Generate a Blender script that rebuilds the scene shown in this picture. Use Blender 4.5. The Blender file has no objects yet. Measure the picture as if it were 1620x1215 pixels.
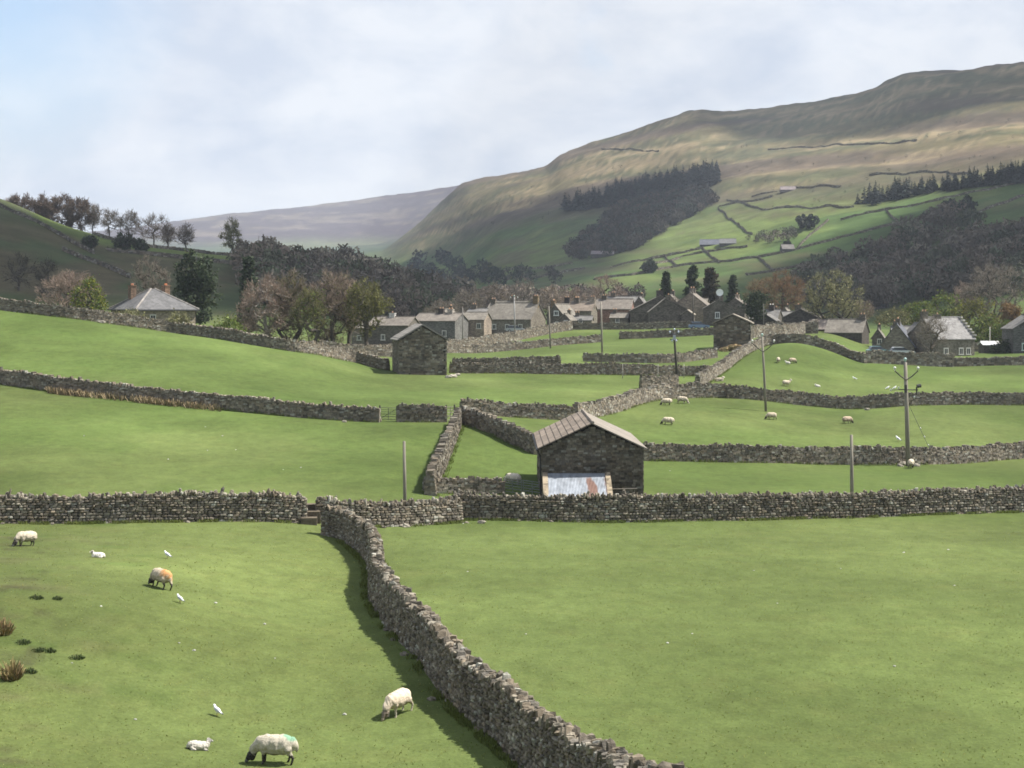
import bpy, math, random
import numpy as np
random.seed(7)
RNG = np.random.default_rng(11)
SC = bpy.context.scene
COL = SC.collection
R = math.radians
F = 2400.0          # focal length in photograph pixels (photo 1620 wide)
CX, HY = 810.0, 495.0

# ------------------------------------------------------------------ noise
def _h(ix, iy, s):
    n = (ix.astype(np.int64)*374761393 + iy.astype(np.int64)*668265263 + s*974711) & 0x7fffffff
    n = ((n ^ (n >> 13))*1274126177) & 0x7fffffff
    return ((n ^ (n >> 16)) & 0xffff)/65535.0
def vnoise(x, y, s=0):
    x = np.asarray(x, float); y = np.asarray(y, float)
    ix = np.floor(x); iy = np.floor(y); fx = x-ix; fy = y-iy
    fx = fx*fx*(3-2*fx); fy = fy*fy*(3-2*fy)
    a = _h(ix, iy, s); b = _h(ix+1, iy, s); c = _h(ix, iy+1, s); d = _h(ix+1, iy+1, s)
    return (a+(b-a)*fx)*(1-fy)+(c+(d-c)*fx)*fy
def fbm(x, y, s=0, o=4):
    t = 0; a = 0.5
    for k in range(o):
        t = t+a*vnoise(x*2**k, y*2**k, s+k*17); a *= 0.5
    return t/(1-0.5**o)
def sstep(x, a, b):
    t = np.clip((x-a)/(b-a), 0, 1); return t*t*(3-2*t)

# ------------------------------------------------------------------ terrain
# each contour: points (azimuth as photo column, apparent height as photo row, distance in m)
KN = [
 [(-700,3135,2),(810,3135,2),(2300,3135,2)],
 [(-700,1690,12),(810,1690,12),(2300,1690,12)],
 [(-700,1380,24),(0,1390,24),(810,1398,24),(2300,1395,24)],
 [(-700,1170,38),(0,1190,38),(435,1212,38.5),(810,1215,38),(2300,1215,38)],
 [(-700,890,52),(0,925,53),(253,945,54),(400,966,55),(560,986,55),(2300,990,55)],
 [(-700,815,78),(0,823,79),(300,826,79.5),(480,832,80),(560,833,82),(725,830,85),(1000,828,87),(1620,812,93),(2300,795,100)],
 [(-700,690,105),(0,708,105),(300,725,105),(600,742,103),(730,772,100),(850,780,99),(1018,779,99),(1430,772,107),(1620,764,112),(2300,745,120)],
 [(-700,560,150),(0,605,140),(300,642,132),(600,668,128),(720,672,127),(850,704,120),(1018,727,120),(1200,732,122),(1430,736,125),(1620,722,135),(2300,690,150)],
 [(-700,490,180),(0,538,165),(300,575,160),(600,621,158),(720,624,160),(900,628,162),(1040,630,166),(1150,628,170),(1350,645,172),(1450,641,172),(1620,640,175),(2300,625,190)],
 [(-700,430,207),(0,490,188),(300,530,186),(500,562,184),(610,590,184),(720,590,188),(900,592,190),(1100,594,196),(1200,582,200),(1380,604,200),(1620,607,200),(2300,595,215)],
 [(-700,440,245),(0,498,240),(300,538,240),(500,552,235),(600,562,230),(720,572,222),(900,567,221),(1000,569,221),(1130,562,228),(1165,552,240),(1250,540,232),(1380,576,225),(1500,581,225),(1620,578,226),(2300,570,240)],
 [(-700,440,290),(0,503,285),(300,545,285),(500,551,275),(620,548,268),(740,557,262),(950,541,275),(1130,530,285),(1200,528,282),(1300,529,276),(1400,560,262),(1500,562,264),(1620,558,270),(2300,545,290)],
 [(-700,440,330),(0,505,325),(300,540,325),(500,545,320),(620,542,315),(740,533,312),(900,520,318),(1000,517,322),(1100,513,326),(1200,512,330),(1300,518,320),(1400,542,310),(1500,551,302),(1620,550,302),(2300,520,330)],
 [(-700,400,370),(0,472,375),(200,482,380),(400,495,400),(600,508,430),(800,512,450),(1200,514,450),(1400,516,430),(1500,500,420),(1620,470,420),(2300,400,420)],
 [(-700,120,600),(-200,265,600),(0,322,600),(60,345,602),(120,367,605),(200,384,610),(280,394,610),(380,406,610),(450,424,640),(550,436,670),(600,448,690),(650,466,700),(700,478,700),(800,482,700),(1000,476,650),(1200,468,650),(1400,450,620),(1620,405,600),(2300,280,600)],
 [(-700,330,950),(0,405,950),(380,448,980),(550,460,1000),(700,474,1000),(800,446,1000),(1000,399,1000),(1300,342,960),(1620,285,900),(2300,170,900)],
 [(-700,390,1600),(0,420,1600),(400,445,1700),(600,440,1800),(700,418,1750),(800,356,1600),(1000,300,1480),(1300,236,1380),(1620,190,1220),(2300,80,1200)],
 [(-700,415,3000),(400,412,3000),(560,404,3000),(600,400,3000),(640,372,2980),(670,347,2940),(700,320,2900),(720,303,2850),(740,292,2800),(800,283,2650),(860,271,2500),(890,254,2420),(920,243,2350),(1000,213,2200),(1060,189,2100),(1095,178,2050),(1160,178,2020),(1250,168,1950),(1330,158,1850),(1370,149,1790),(1410,131,1740),(1440,121,1725),(1540,113,1650),(1620,102,1600),(2300,20,1500)],
 [(-700,400,3700),(400,392,3700),(600,385,3800),(700,350,3700),(740,330,3500),(860,310,3200),(1095,225,2700),(1400,180,2400),(1620,150,2200),(2300,80,2100)],
 [(-700,420,5000),(100,372,5000),(265,352,5000),(350,340,5050),(500,325,5200),(620,309,5250),(735,293,5300),(900,285,5400),(1300,280,5500),(2300,280,5500)],
 [(-700,430,9000),(265,400,9000),(735,350,9000),(2300,330,9000)],
]
def _pch_slopes(x, y):
    h = np.diff(x, axis=0); dl = np.diff(y, axis=0)/h
    m = np.zeros_like(y)
    a, b = dl[:-1], dl[1:]; w1 = 2*h[1:]+h[:-1]; w2 = h[1:]+2*h[:-1]
    with np.errstate(divide='ignore', invalid='ignore'):
        hm = (w1+w2)/(w1/a+w2/b)
    m[1:-1] = np.where(a*b > 0, hm, 0)
    m[0] = dl[0]; m[-1] = dl[-1]
    return m
def _pch(x, y, m, q):
    i = np.clip(np.searchsorted(x, q, side='right')-1, 0, len(x)-2)
    h = x[i+1]-x[i]; t = np.clip((q-x[i])/h, 0, 1)
    return ((1+2*t)*(1-t)**2*y[i]+t*(1-t)**2*h*m[i]+t*t*(3-2*t)*y[i+1]+t*t*(t-1)*h*m[i+1])
_KS = []
for k in KN:
    a = np.array(k, float); z = (HY-a[:,1])/F*a[:,2]
    _KS.append((a[:,0], a[:,2], _pch_slopes(a[:,0], a[:,2]), z, _pch_slopes(a[:,0], z)))
def _cols(px):
    D = np.array([_pch(x, d, md, px) for x, d, md, z, mz in _KS])
    Z = np.array([_pch(x, z, mz, px) for x, d, md, z, mz in _KS])
    return D, Z
def zT(px, d):
    """height of the ground at azimuth column px and depth d (arrays of one shape)"""
    px = np.asarray(px, float); d = np.asarray(d, float)
    sh = np.broadcast(px, d).shape
    p = np.broadcast_to(px, sh).ravel(); q = np.broadcast_to(d, sh).ravel()
    out = np.empty(p.size)
    for s0 in range(0, p.size, 200000):
        pp = p[s0:s0+200000]; qq = q[s0:s0+200000]
        D, Z = _cols(pp); M = _pch_slopes(D, Z)
        i = np.clip((D <= qq).sum(0)-1, 0, D.shape[0]-2); ar = np.arange(pp.size)
        x0, x1 = D[i,ar], D[i+1,ar]; h = x1-x0; t = np.clip((qq-x0)/h, 0, 1)
        out[s0:s0+200000] = ((1+2*t)*(1-t)**2*Z[i,ar]+t*(1-t)**2*h*M[i,ar]+t*t*(3-2*t)*Z[i+1,ar]+t*t*(t-1)*h*M[i+1,ar])
    x = (p-CX)/F*q; y = q
    out += (fbm(x/14, y/14, 3, 3)-0.5)*0.5*sstep(q, 15, 45)*(1-sstep(q, 320, 420))
    out += (fbm(x/2.6, y/2.6, 5, 2)-0.5)*0.10*(1-sstep(q, 60, 110))
    far = sstep(q, 750, 1300)
    # gullies running down the fell side
    rid = 1-np.abs(2*fbm(x/170+0.25*y/170, y/520, 9, 4)-1)
    out += (rid-0.7)*13*far*(1-sstep(q, 2500, 2900))*sstep(p, 700, 900)*sstep(out, 40, 120)
    out += (fbm(x/60, y/60, 21, 3)-0.5)*7*sstep(q, 380, 600)
    out += 1.0*np.sin(out/5.5+3*fbm(x/160, y/160, 37, 2))*far*sstep(out, 70, 120)*(1-sstep(q, 2700, 3000))
    out += (fbm(x/19, y/24, 23, 3)-0.5)*5.0*sstep(q, 750, 1000)
    out += (fbm(x/300, y/300, 31, 4)-0.5)*16*sstep(q, 3300, 4200)
    return out.reshape(sh)
_LD = np.exp(np.linspace(math.log(12), math.log(6000), 5000))
_cache = {}
def P(px, py, dmin=14):
    """where the line of sight through a photo pixel first meets the ground"""
    key = round(px, 1)
    if key not in _cache: _cache[key] = HY-F*zT(np.full(_LD.size, px), _LD)/_LD
    pr = _cache[key]; ok = np.nonzero((pr <= py) & (_LD > dmin))[0]
    j = ok[0] if len(ok) else len(_LD)-1
    return PD(px, _LD[j])
def PD(px, d):
    d = float(d); return np.array([(px-CX)/F*d, d, float(zT(px, d))])
def zxy(x, y):
    y = np.asarray(y, float); return zT(CX+F*np.asarray(x, float)/y, y)
def proj(p): return CX+F*p[0]/p[1], HY-F*p[2]/p[1]

# ------------------------------------------------------------------ mesh helpers
class MB:
    def __init__(s): s.v = []; s.f = {3: [], 4: []}; s.c = []; s.n = 0
    def add(s, V, Fc, c=(0.5,0.5,0.5)):
        V = np.asarray(V, float).reshape(-1, 3)
        c = np.asarray(c, float)
        if c.ndim == 1: c = np.broadcast_to(c, (len(V), 3))
        for k in (3, 4):
            g = Fc if isinstance(Fc, np.ndarray) else np.array([f for f in Fc if len(f) == k], int)
            if g.size and g.shape[1] == k: s.f[k].append(g+s.n)
        s.v.append(V); s.c.append(c); s.n += len(V)
    def box(s, c, half, rot=0, col=(0.5,0.5,0.5), axes=None):
        u, v, w = axes if axes is not None else (np.array([math.cos(rot), math.sin(rot), 0]), np.array([-math.sin(rot), math.cos(rot), 0]), np.array([0,0,1.]))
        V = [np.asarray(c)+a*half[0]*u+b*half[1]*v+e*half[2]*w for a in (-1,1) for b in (-1,1) for e in (-1,1)]
        s.add(V, [(0,1,3,2),(4,6,7,5),(0,4,5,1),(2,3,7,6),(0,2,6,4),(1,5,7,3)], col)
    def tube(s, pts, rad, n=6, col=(0.5,0.5,0.5), cap=True):
        pts = np.asarray(pts, float); m = len(pts); rad = np.broadcast_to(rad, m)
        T = np.gradient(pts, axis=0); T /= np.linalg.norm(T, axis=1)[:,None]+1e-9
        ref = np.array([0.31,0.95,0.05]) if abs(T[0][2]) > 0.7 else np.array([0.05,0.1,1.0])
        A = np.cross(T, ref); A /= np.linalg.norm(A, axis=1)[:,None]; B = np.cross(T, A)
        th = np.arange(n)*2*math.pi/n
        V = pts[:,None]+rad[:,None,None]*(A[:,None]*np.cos(th)[None,:,None]+B[:,None]*np.sin(th)[None,:,None])
        Fq = [(i*n+j, i*n+(j+1)%n, (i+1)*n+(j+1)%n, (i+1)*n+j) for i in range(m-1) for j in range(n)]
        V = V.reshape(-1, 3); extra = []
        if cap:
            V = np.vstack([V, pts[0], pts[-1]]); a = m*n
            extra = [(a, (j+1)%n, j) for j in range(n)]+[(a+1, (m-1)*n+j, (m-1)*n+(j+1)%n) for j in range(n)]
        s.add(V, Fq+extra, col)
    def ell(s, c, r, col=(0.5,0.5,0.5), nu=14, nv=9, axes=None, jit=0, seed=0):
        ax = axes if axes is not None else np.eye(3)
        V = []; rg = np.random.default_rng(seed)
        for i in range(nv+1):
            ph = math.pi*i/nv
            for j in range(nu):
                t = 2*math.pi*j/nu; k = 1+jit*(rg.random()-0.5)
                V.append(np.asarray(c)+k*(r[0]*math.sin(ph)*math.cos(t)*ax[0]+r[1]*math.sin(ph)*math.sin(t)*ax[1]+r[2]*math.cos(ph)*ax[2]))
        s.add(V, [(i*nu+j, (i+1)*nu+j, (i+1)*nu+(j+1)%nu, i*nu+(j+1)%nu) for i in range(nv) for j in range(nu)], col)
    def quads(s, C, U, W, col):
        """many free quads: centres C, half axes U and W"""
        V = np.stack([C-U-W, C+U-W, C+U+W, C-U+W], 1).reshape(-1, 3)
        s.add(V, np.arange(len(V)).reshape(-1, 4), np.repeat(np.asarray(col), 4, 0))
    def build(s, name, mat, parent=None, smooth=False, loc=None):
        V = np.vstack(s.v); C = np.vstack(s.c)
        if loc is not None: V = V-np.asarray(loc)
        me = bpy.data.meshes.new(name)
        q = np.vstack(s.f[4]) if s.f[4] else np.zeros((0,4), int); t = np.vstack(s.f[3]) if s.f[3] else np.zeros((0,3), int)
        me.vertices.add(len(V)); me.vertices.foreach_set('co', V.astype(np.float32).ravel())
        me.loops.add(q.size+t.size); me.loops.foreach_set('vertex_index', np.concatenate([q.ravel(), t.ravel()]).astype(np.int32))
        me.polygons.add(len(q)+len(t))
        me.polygons.foreach_set('loop_start', np.concatenate([np.arange(len(q))*4, q.size+np.arange(len(t))*3]).astype(np.int32))
        me.polygons.foreach_set('use_smooth', np.full(len(q)+len(t), smooth, bool))
        a = me.color_attributes.new('Col', 'FLOAT_COLOR', 'POINT')
        a.data.foreach_set('color', np.hstack([C, np.ones((len(C),1))]).astype(np.float32).ravel())
        me.update(calc_edges=True); me.validate()
        me.materials.append(mat)
        o = bpy.data.objects.new(name, me); COL.objects.link(o)
        if loc is not None: o.location = [float(t) for t in loc]
        if parent: o.parent = parent
        return o
def tag(o, label=None, cat=None, group=None, kind=None):
    for k, v in (('label', label), ('category', cat), ('group', group), ('kind', kind)):
        if v: o[k] = v
    return o
def thing(name, label, cat, loc=(0,0,0), rotz=0, group=None, kind=None):
    o = bpy.data.objects.new(name, None); COL.objects.link(o); o.empty_display_size = 0.3
    o.location = [float(t) for t in loc]; o.rotation_euler = (0, 0, rotz)
    return tag(o, label, cat, group, kind)
def dup(src, loc, rotz, label, group=None):
    c = src.copy(); COL.objects.link(c); c.location = [float(t) for t in loc]; c.rotation_euler = (0, 0, rotz); c['label'] = label
    if group: c['group'] = group
    for ch in list(src.children):
        d = ch.copy(); COL.objects.link(d); d.parent = c
        for g in list(ch.children):
            e = g.copy(); COL.objects.link(e); e.parent = d
    return c

# ------------------------------------------------------------------ materials
def mat_attr(name, rough=0.9, noises=(), bump=None, metal=0, spec=0.2, trans=None):
    """colour attribute times a stack of noises: (scale, strength, stretch)"""
    m = bpy.data.materials.new(name); m.use_nodes = True
    nt = m.node_tree; b = nt.nodes['Principled BSDF']; L = nt.links.new
    b.inputs['Roughness'].default_value = rough; b.inputs['Metallic'].default_value = metal
    b.inputs['Specular IOR Level'].default_value = spec
    at = nt.nodes.new('ShaderNodeAttribute'); at.attribute_name = 'Col'
    col = at.outputs['Color']
    geo = nt.nodes.new('ShaderNodeNewGeometry')
    for sc, st, stretch in noises:
        mp = nt.nodes.new('ShaderNodeMapping'); L(geo.outputs['Position'], mp.inputs['Vector']); mp.inputs['Scale'].default_value = stretch
        nz = nt.nodes.new('ShaderNodeTexNoise'); nz.inputs['Scale'].default_value = sc; nz.inputs['Detail'].default_value = 3; nz.inputs['Roughness'].default_value = 0.65
        L(mp.outputs[0], nz.inputs['Vector'])
        mr = nt.nodes.new('ShaderNodeMapRange'); mr.inputs['From Min'].default_value = 0.3; mr.inputs['From Max'].default_value = 0.7
        mr.inputs['To Min'].default_value = 1-st; mr.inputs['To Max'].default_value = 1+st; L(nz.outputs['Fac'], mr.inputs['Value'])
        mx = nt.nodes.new('ShaderNodeVectorMath'); mx.operation = 'SCALE'; L(col, mx.inputs[0]); L(mr.outputs[0], mx.inputs['Scale']); col = mx.outputs[0]
    L(col, b.inputs['Base Color'])
    if bump:
        nz = nt.nodes.new('ShaderNodeTexNoise'); nz.inputs['Scale'].default_value = bump[0]; nz.inputs['Detail'].default_value = 5; L(geo.outputs['Position'], nz.inputs['Vector'])
        bp = nt.nodes.new('ShaderNodeBump'); bp.inputs['Strength'].default_value = bump[1]; bp.inputs['Distance'].default_value = bump[2]
        L(nz.outputs['Fac'], bp.inputs['Height']); L(bp.outputs[0], b.inputs['Normal'])
    if trans:
        tr = nt.nodes.new('ShaderNodeBsdfTranslucent'); L(col, tr.inputs['Color']); ad = nt.nodes.new('ShaderNodeMixShader'); ad.inputs[0].default_value = trans
        L(b.outputs[0], ad.inputs[1]); L(tr.outputs[0], ad.inputs[2]); L(ad.outputs[0], nt.nodes['Material Output'].inputs['Surface'])
    return m
S1 = (1,1,1)
M_STONE = mat_attr('weathered_stone', 0.95, [(9,0.28,S1),(0.9,0.22,S1)], (30,0.5,0.03))
M_ROOF = mat_attr('stone_slate', 0.9, [(3,0.2,S1),(0.5,0.18,S1)], (14,0.5,0.03))
M_WOOD = mat_attr('weathered_wood', 0.9, [(6,0.25,(1,1,0.12))])
M_TWIG = mat_attr('twigs', 0.95, [(0.7,0.25,S1)])
M_LEAF = mat_attr('leaves', 0.8, [(0.8,0.25,S1)], trans=0.25)
M_WOOL = mat_attr('wool', 1.0, [(14,0.16,S1)], (45,0.7,0.03))
M_METAL = mat_attr('painted_metal', 0.55, [(8,0.15,S1)], metal=0.3, spec=0.4)
M_GLASS = mat_attr('window_glass', 0.15, [], spec=0.5)
M_PLAIN = mat_attr('plain_paint', 0.6, [(5,0.08,S1)])
# ------------------------------------------------------------------ ground sheet
def mixc(a, b, t): return a+(np.asarray(b)-a)*t[..., None]
def land(px, d, x, y, z):
    n1 = fbm(x/22, y/22, 41, 4); n2 = fbm(x/5, y/9, 43, 3); n3 = fbm(x/90, y/90, 47, 3)
    c = np.zeros(px.shape+(3,))+np.array(GRASS)
    c = mixc(c, GRASS_Y, sstep(n1+0.2*(n2-0.5), 0.40, 0.72)*0.75)
    c = mixc(c, GRASS_D, sstep(n2, 0.55, 0.8)*0.45)
    c = mixc(c, (0.100,0.125,0.042), (1-sstep(d, 80, 92))*0.65)
    # older, yellower turf in the nearest field on the left
    left = (1-sstep(px, 520, 640))*(1-sstep(d, 78, 82))
    c = mixc(c, GRASS_O, left*(0.25+0.4*sstep(fbm(x/7, y/7, 53, 3), 0.35, 0.7)))
    c = mixc(c, GRASS_D, left*0.6*sstep(fbm(x/2.2, y/1.5, 57, 3), 0.62, 0.8)*(1-sstep(px, 100, 420)))
    c = mixc(c, (0.10,0.085,0.05), left*(1-sstep(px, 60, 260))*sstep(fbm(x/2.5, y/1.2, 59, 4), 0.55, 0.72)*0.3)
    c = mixc(c, (0.05,0.04,0.028), left*(1-sstep(px, 40, 130))*sstep(fbm(x/1.6, y/0.9, 63, 3), 0.64, 0.74)*0.5)
    c = mixc(c, (0.085,0.115,0.036), sstep(d, 205, 215)*(1-sstep(d, 255, 300))*(1-sstep(px, 1120, 1190))*sstep(px, 600, 700)*0.7)
    # valley floor and wooded slopes behind the village
    c = mixc(c, (0.045,0.07,0.022), sstep(d, 350, 420)*(0.5+0.5*n3))
    lh = sstep(d, 350, 400)*(1-sstep(d, 520+10*(n1-0.5), 526+10*(n1-0.5)))*(1-sstep(px, 390, 430))
    c = mixc(c, (0.045,0.062,0.026), lh*0.9); c = mixc(c, (0.075,0.062,0.035), lh*sstep(fbm(x/30, y/60, 61, 4), 0.38, 0.62)*0.9)
    strip = sstep(d, 518+10*(n1-0.5), 526+10*(n1-0.5))*(1-sstep(d, 640, 680))*(1-sstep(px, 392, 410))*sstep(px, 35, 75); c = mixc(c, (0.098,0.128,0.036), strip*0.95)  # brighter turf paints in the sunlight along the left hill's crest
    c = mixc(c, (0.055,0.06,0.03), sstep(d, 500, 530)*(1-sstep(d, 640, 680))*(1-sstep(px, 35, 75))*0.8)
    wood = sstep(d, 430, 520)*(1-sstep(d, 720, 800))*sstep(px, 380, 440)*(1-sstep(px, 740, 820))
    c = mixc(c, (0.05,0.042,0.028), wood*0.9)
    w2 = sstep(d, 430, 500)*(1-sstep(d, 700, 800))*sstep(px, 1230, 1330); c = mixc(c, (0.04,0.05,0.024), w2*0.8)
    # fell: enclosed pasture below, rough grazing above
    fell = sstep(d, 700, 780)*sstep(px, 560, 680)
    streak = fbm(x/120, z/9+x/400, 67, 4); s2 = fbm(x/45, z/5, 71, 4)
    past = np.zeros_like(c)+np.array((0.056,0.088,0.029)); past = mixc(past, (0.088,0.116,0.036), sstep(n3, 0.45, 0.6)); past = mixc(past, (0.085,0.08,0.042), sstep(s2, 0.5, 0.75)*0.8)
    rough = np.zeros_like(c)+np.array((0.118,0.102,0.055)); rough = mixc(rough, (0.190,0.152,0.090), sstep(streak, 0.46, 0.58)); rough = mixc(rough, (0.065,0.070,0.038), sstep(s2, 0.46, 0.60)*0.85)
    rough = mixc(rough, (0.080,0.062,0.048), sstep(fbm(x/200, z/22, 73, 3), 0.48, 0.62)*0.8)
    h = sstep(z+30*(n3-0.5)+24*(streak-0.5), 62+0*z, 112)
    c = mixc(c, (0,0,0), fell)+fell[..., None]*mixc(past, (0,0,0), h)+(fell*h)[..., None]*rough
    moor = sstep(d, 2950, 3250)
    mn = fbm(x/260, y/500, 79, 5)
    mc = np.zeros_like(c)+np.array((0.085,0.10,0.05)); mc = mixc(mc, (0.045,0.065,0.035), sstep(mn, 0.45, 0.6)); 
    mh = sstep(z+60*(mn-0.5), 150, 215); mp = np.zeros_like(c)+np.array((0.050,0.038,0.045)); mp = mixc(mp, (0.115,0.095,0.08), sstep(fbm(x/120, z/14, 83, 4), 0.52, 0.66)*0.8)
    c = mixc(c, (0,0,0), moor)+moor[..., None]*(mixc(mc, (0,0,0), mh)+mh[..., None]*mp)
    return c
GRASS = (0.075,0.106,0.030); GRASS_Y = (0.097,0.121,0.040); GRASS_D = (0.060,0.093,0.024); GRASS_O = (0.105,0.129,0.041)
def make_ground():
    us = np.concatenate([np.linspace(-4000, -420, 60)[:-1], np.arange(-420, 2040, 5.0), np.linspace(2040, 5600, 60)])
    ds = np.exp(np.linspace(math.log(2.2), math.log(8800), 640))
    U, D = np.meshgrid(us, ds)
    Z = zT(U, D); X = (U-CX)/F*D
    c = land(U, D, X, D, Z)
    nr, nc = U.shape
    i = np.arange(nr-1)[:, None]*nc+np.arange(nc-1)[None]
    q = np.stack([i, i+1, i+nc+1, i+nc], -1).reshape(-1, 4)
    mb = MB(); mb.add(np.stack([X, D, Z], -1).reshape(-1, 3), q, c.reshape(-1, 3))
    m = mat_attr('turf', 1.0, [(1.3,0.14,(1,0.7,1)),(5.5,0.13,S1),(16,0.14,S1),(0.14,0.09,S1),(0.06,0.2,S1),(0.022,0.2,S1),(0.045,0.09,(1,1,2.5)),(0.016,0.10,(1,1,5))], (9,0.35,0.08), spec=0.05)
    nt = m.node_tree; b = nt.nodes['Principled BSDF']; L = nt.links.new; src = b.inputs['Base Color'].links[0].from_socket; geo = nt.nodes['Geometry']
    for sc, lo, hi, amt, tint in ((0.55,0.50,0.72,0.28,(1.35,1.08,1.15)),(1.6,0.54,0.74,0.28,(0.7,0.86,0.78)),(3.4,0.60,0.75,0.28,(1.6,1.3,1.6))):
        nz = nt.nodes.new('ShaderNodeTexNoise'); nz.inputs['Scale'].default_value = sc; nz.inputs['Detail'].default_value = 6; nz.inputs['Roughness'].default_value = 0.7; L(geo.outputs['Position'], nz.inputs['Vector'])
        mr = nt.nodes.new('ShaderNodeMapRange'); mr.inputs['From Min'].default_value = lo; mr.inputs['From Max'].default_value = hi; mr.inputs['To Max'].default_value = amt; L(nz.outputs['Fac'], mr.inputs['Value'])
        ml = nt.nodes.new('ShaderNodeVectorMath'); ml.operation = 'MULTIPLY'; ml.inputs[1].default_value = tint; L(src, ml.inputs[0])
        mx = nt.nodes.new('ShaderNodeMix'); mx.data_type = 'VECTOR'; L(mr.outputs[0], mx.inputs['Factor']); L(src, mx.inputs[4]); L(ml.outputs[0], mx.inputs[5]); src = mx.outputs[1]
    L(src, b.inputs['Base Color'])
    tag(mb.build('ground', m, smooth=True), kind='structure')
make_ground()

# ------------------------------------------------------------------ dry stone walls
_g = np.array([(a,b,c) for a in (-1,0,1) for b in (-1,0,1) for c in (-1,0,1) if (a,b,c) != (0,0,0)], float)
_gi = {tuple(v.astype(int)): k for k, v in enumerate(_g)}
_gf = []
for ax in range(3):
    o = [k for k in range(3) if k != ax]
    for sg in (-1, 1):
        for a in (-1, 0):
            for b in (-1, 0):
                q = []
                for da, db in ((0,0),(1,0),(1,1),(0,1)):
                    v = [0,0,0]; v[ax] = sg; v[o[0]] = a+da; v[o[1]] = b+db; q.append(_gi[tuple(v)])
                _gf.append(q)
_gf = np.array(_gf)
_ln = np.linalg.norm(_g, axis=1)
ROUND = (_g/(_ln[:, None])*1.18*0.55+_g*0.45, _gf)
_c8 = np.array([(a,b,c) for a in (-1,1) for b in (-1,1) for c in (-1,1)], float)
CUBE = (_c8, np.array([(0,1,3,2),(4,6,7,5),(0,4,5,1),(2,3,7,6),(0,2,6,4),(1,5,7,3)]))
def stones(mb, C, U, V, W, half, col, tpl, jit=0.16):
    t, f = tpl; n = len(C)
    L = t[None]*(1+jit*(RNG.random((n, len(t), 3))-0.5)*2)
    L = L*half[:, None, :]
    vs = C[:, None]+L[..., :1]*U[:, None]+L[..., 1:2]*V[:, None]+L[..., 2:]*W[:, None]
    ff = (f[None]+(np.arange(n)*len(t))[:, None, None]).reshape(-1, 4)
    mb.add(vs.reshape(-1, 3), ff, np.repeat(col, len(t), 0))
PAL = 1.10*np.array([(0.140,0.120,0.093),(0.168,0.146,0.112),(0.110,0.095,0.075),(0.20,0.18,0.143),(0.130,0.117,0.098),(0.155,0.128,0.094)])
def stone_cols(n, k=1.0, spread=0.35):
    c = PAL[RNG.integers(0, len(PAL), n)]*(1+spread*(RNG.random((n,1))-0.5)*2)
    li = RNG.random(n) < 0.05; c[li] = np.array((0.28,0.27,0.23))*(0.8+0.4*RNG.random((li.sum(),1)))
    return c*k
WALL_PATHS = []
WALL_GROUP = 'dry stone field walls'
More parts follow.
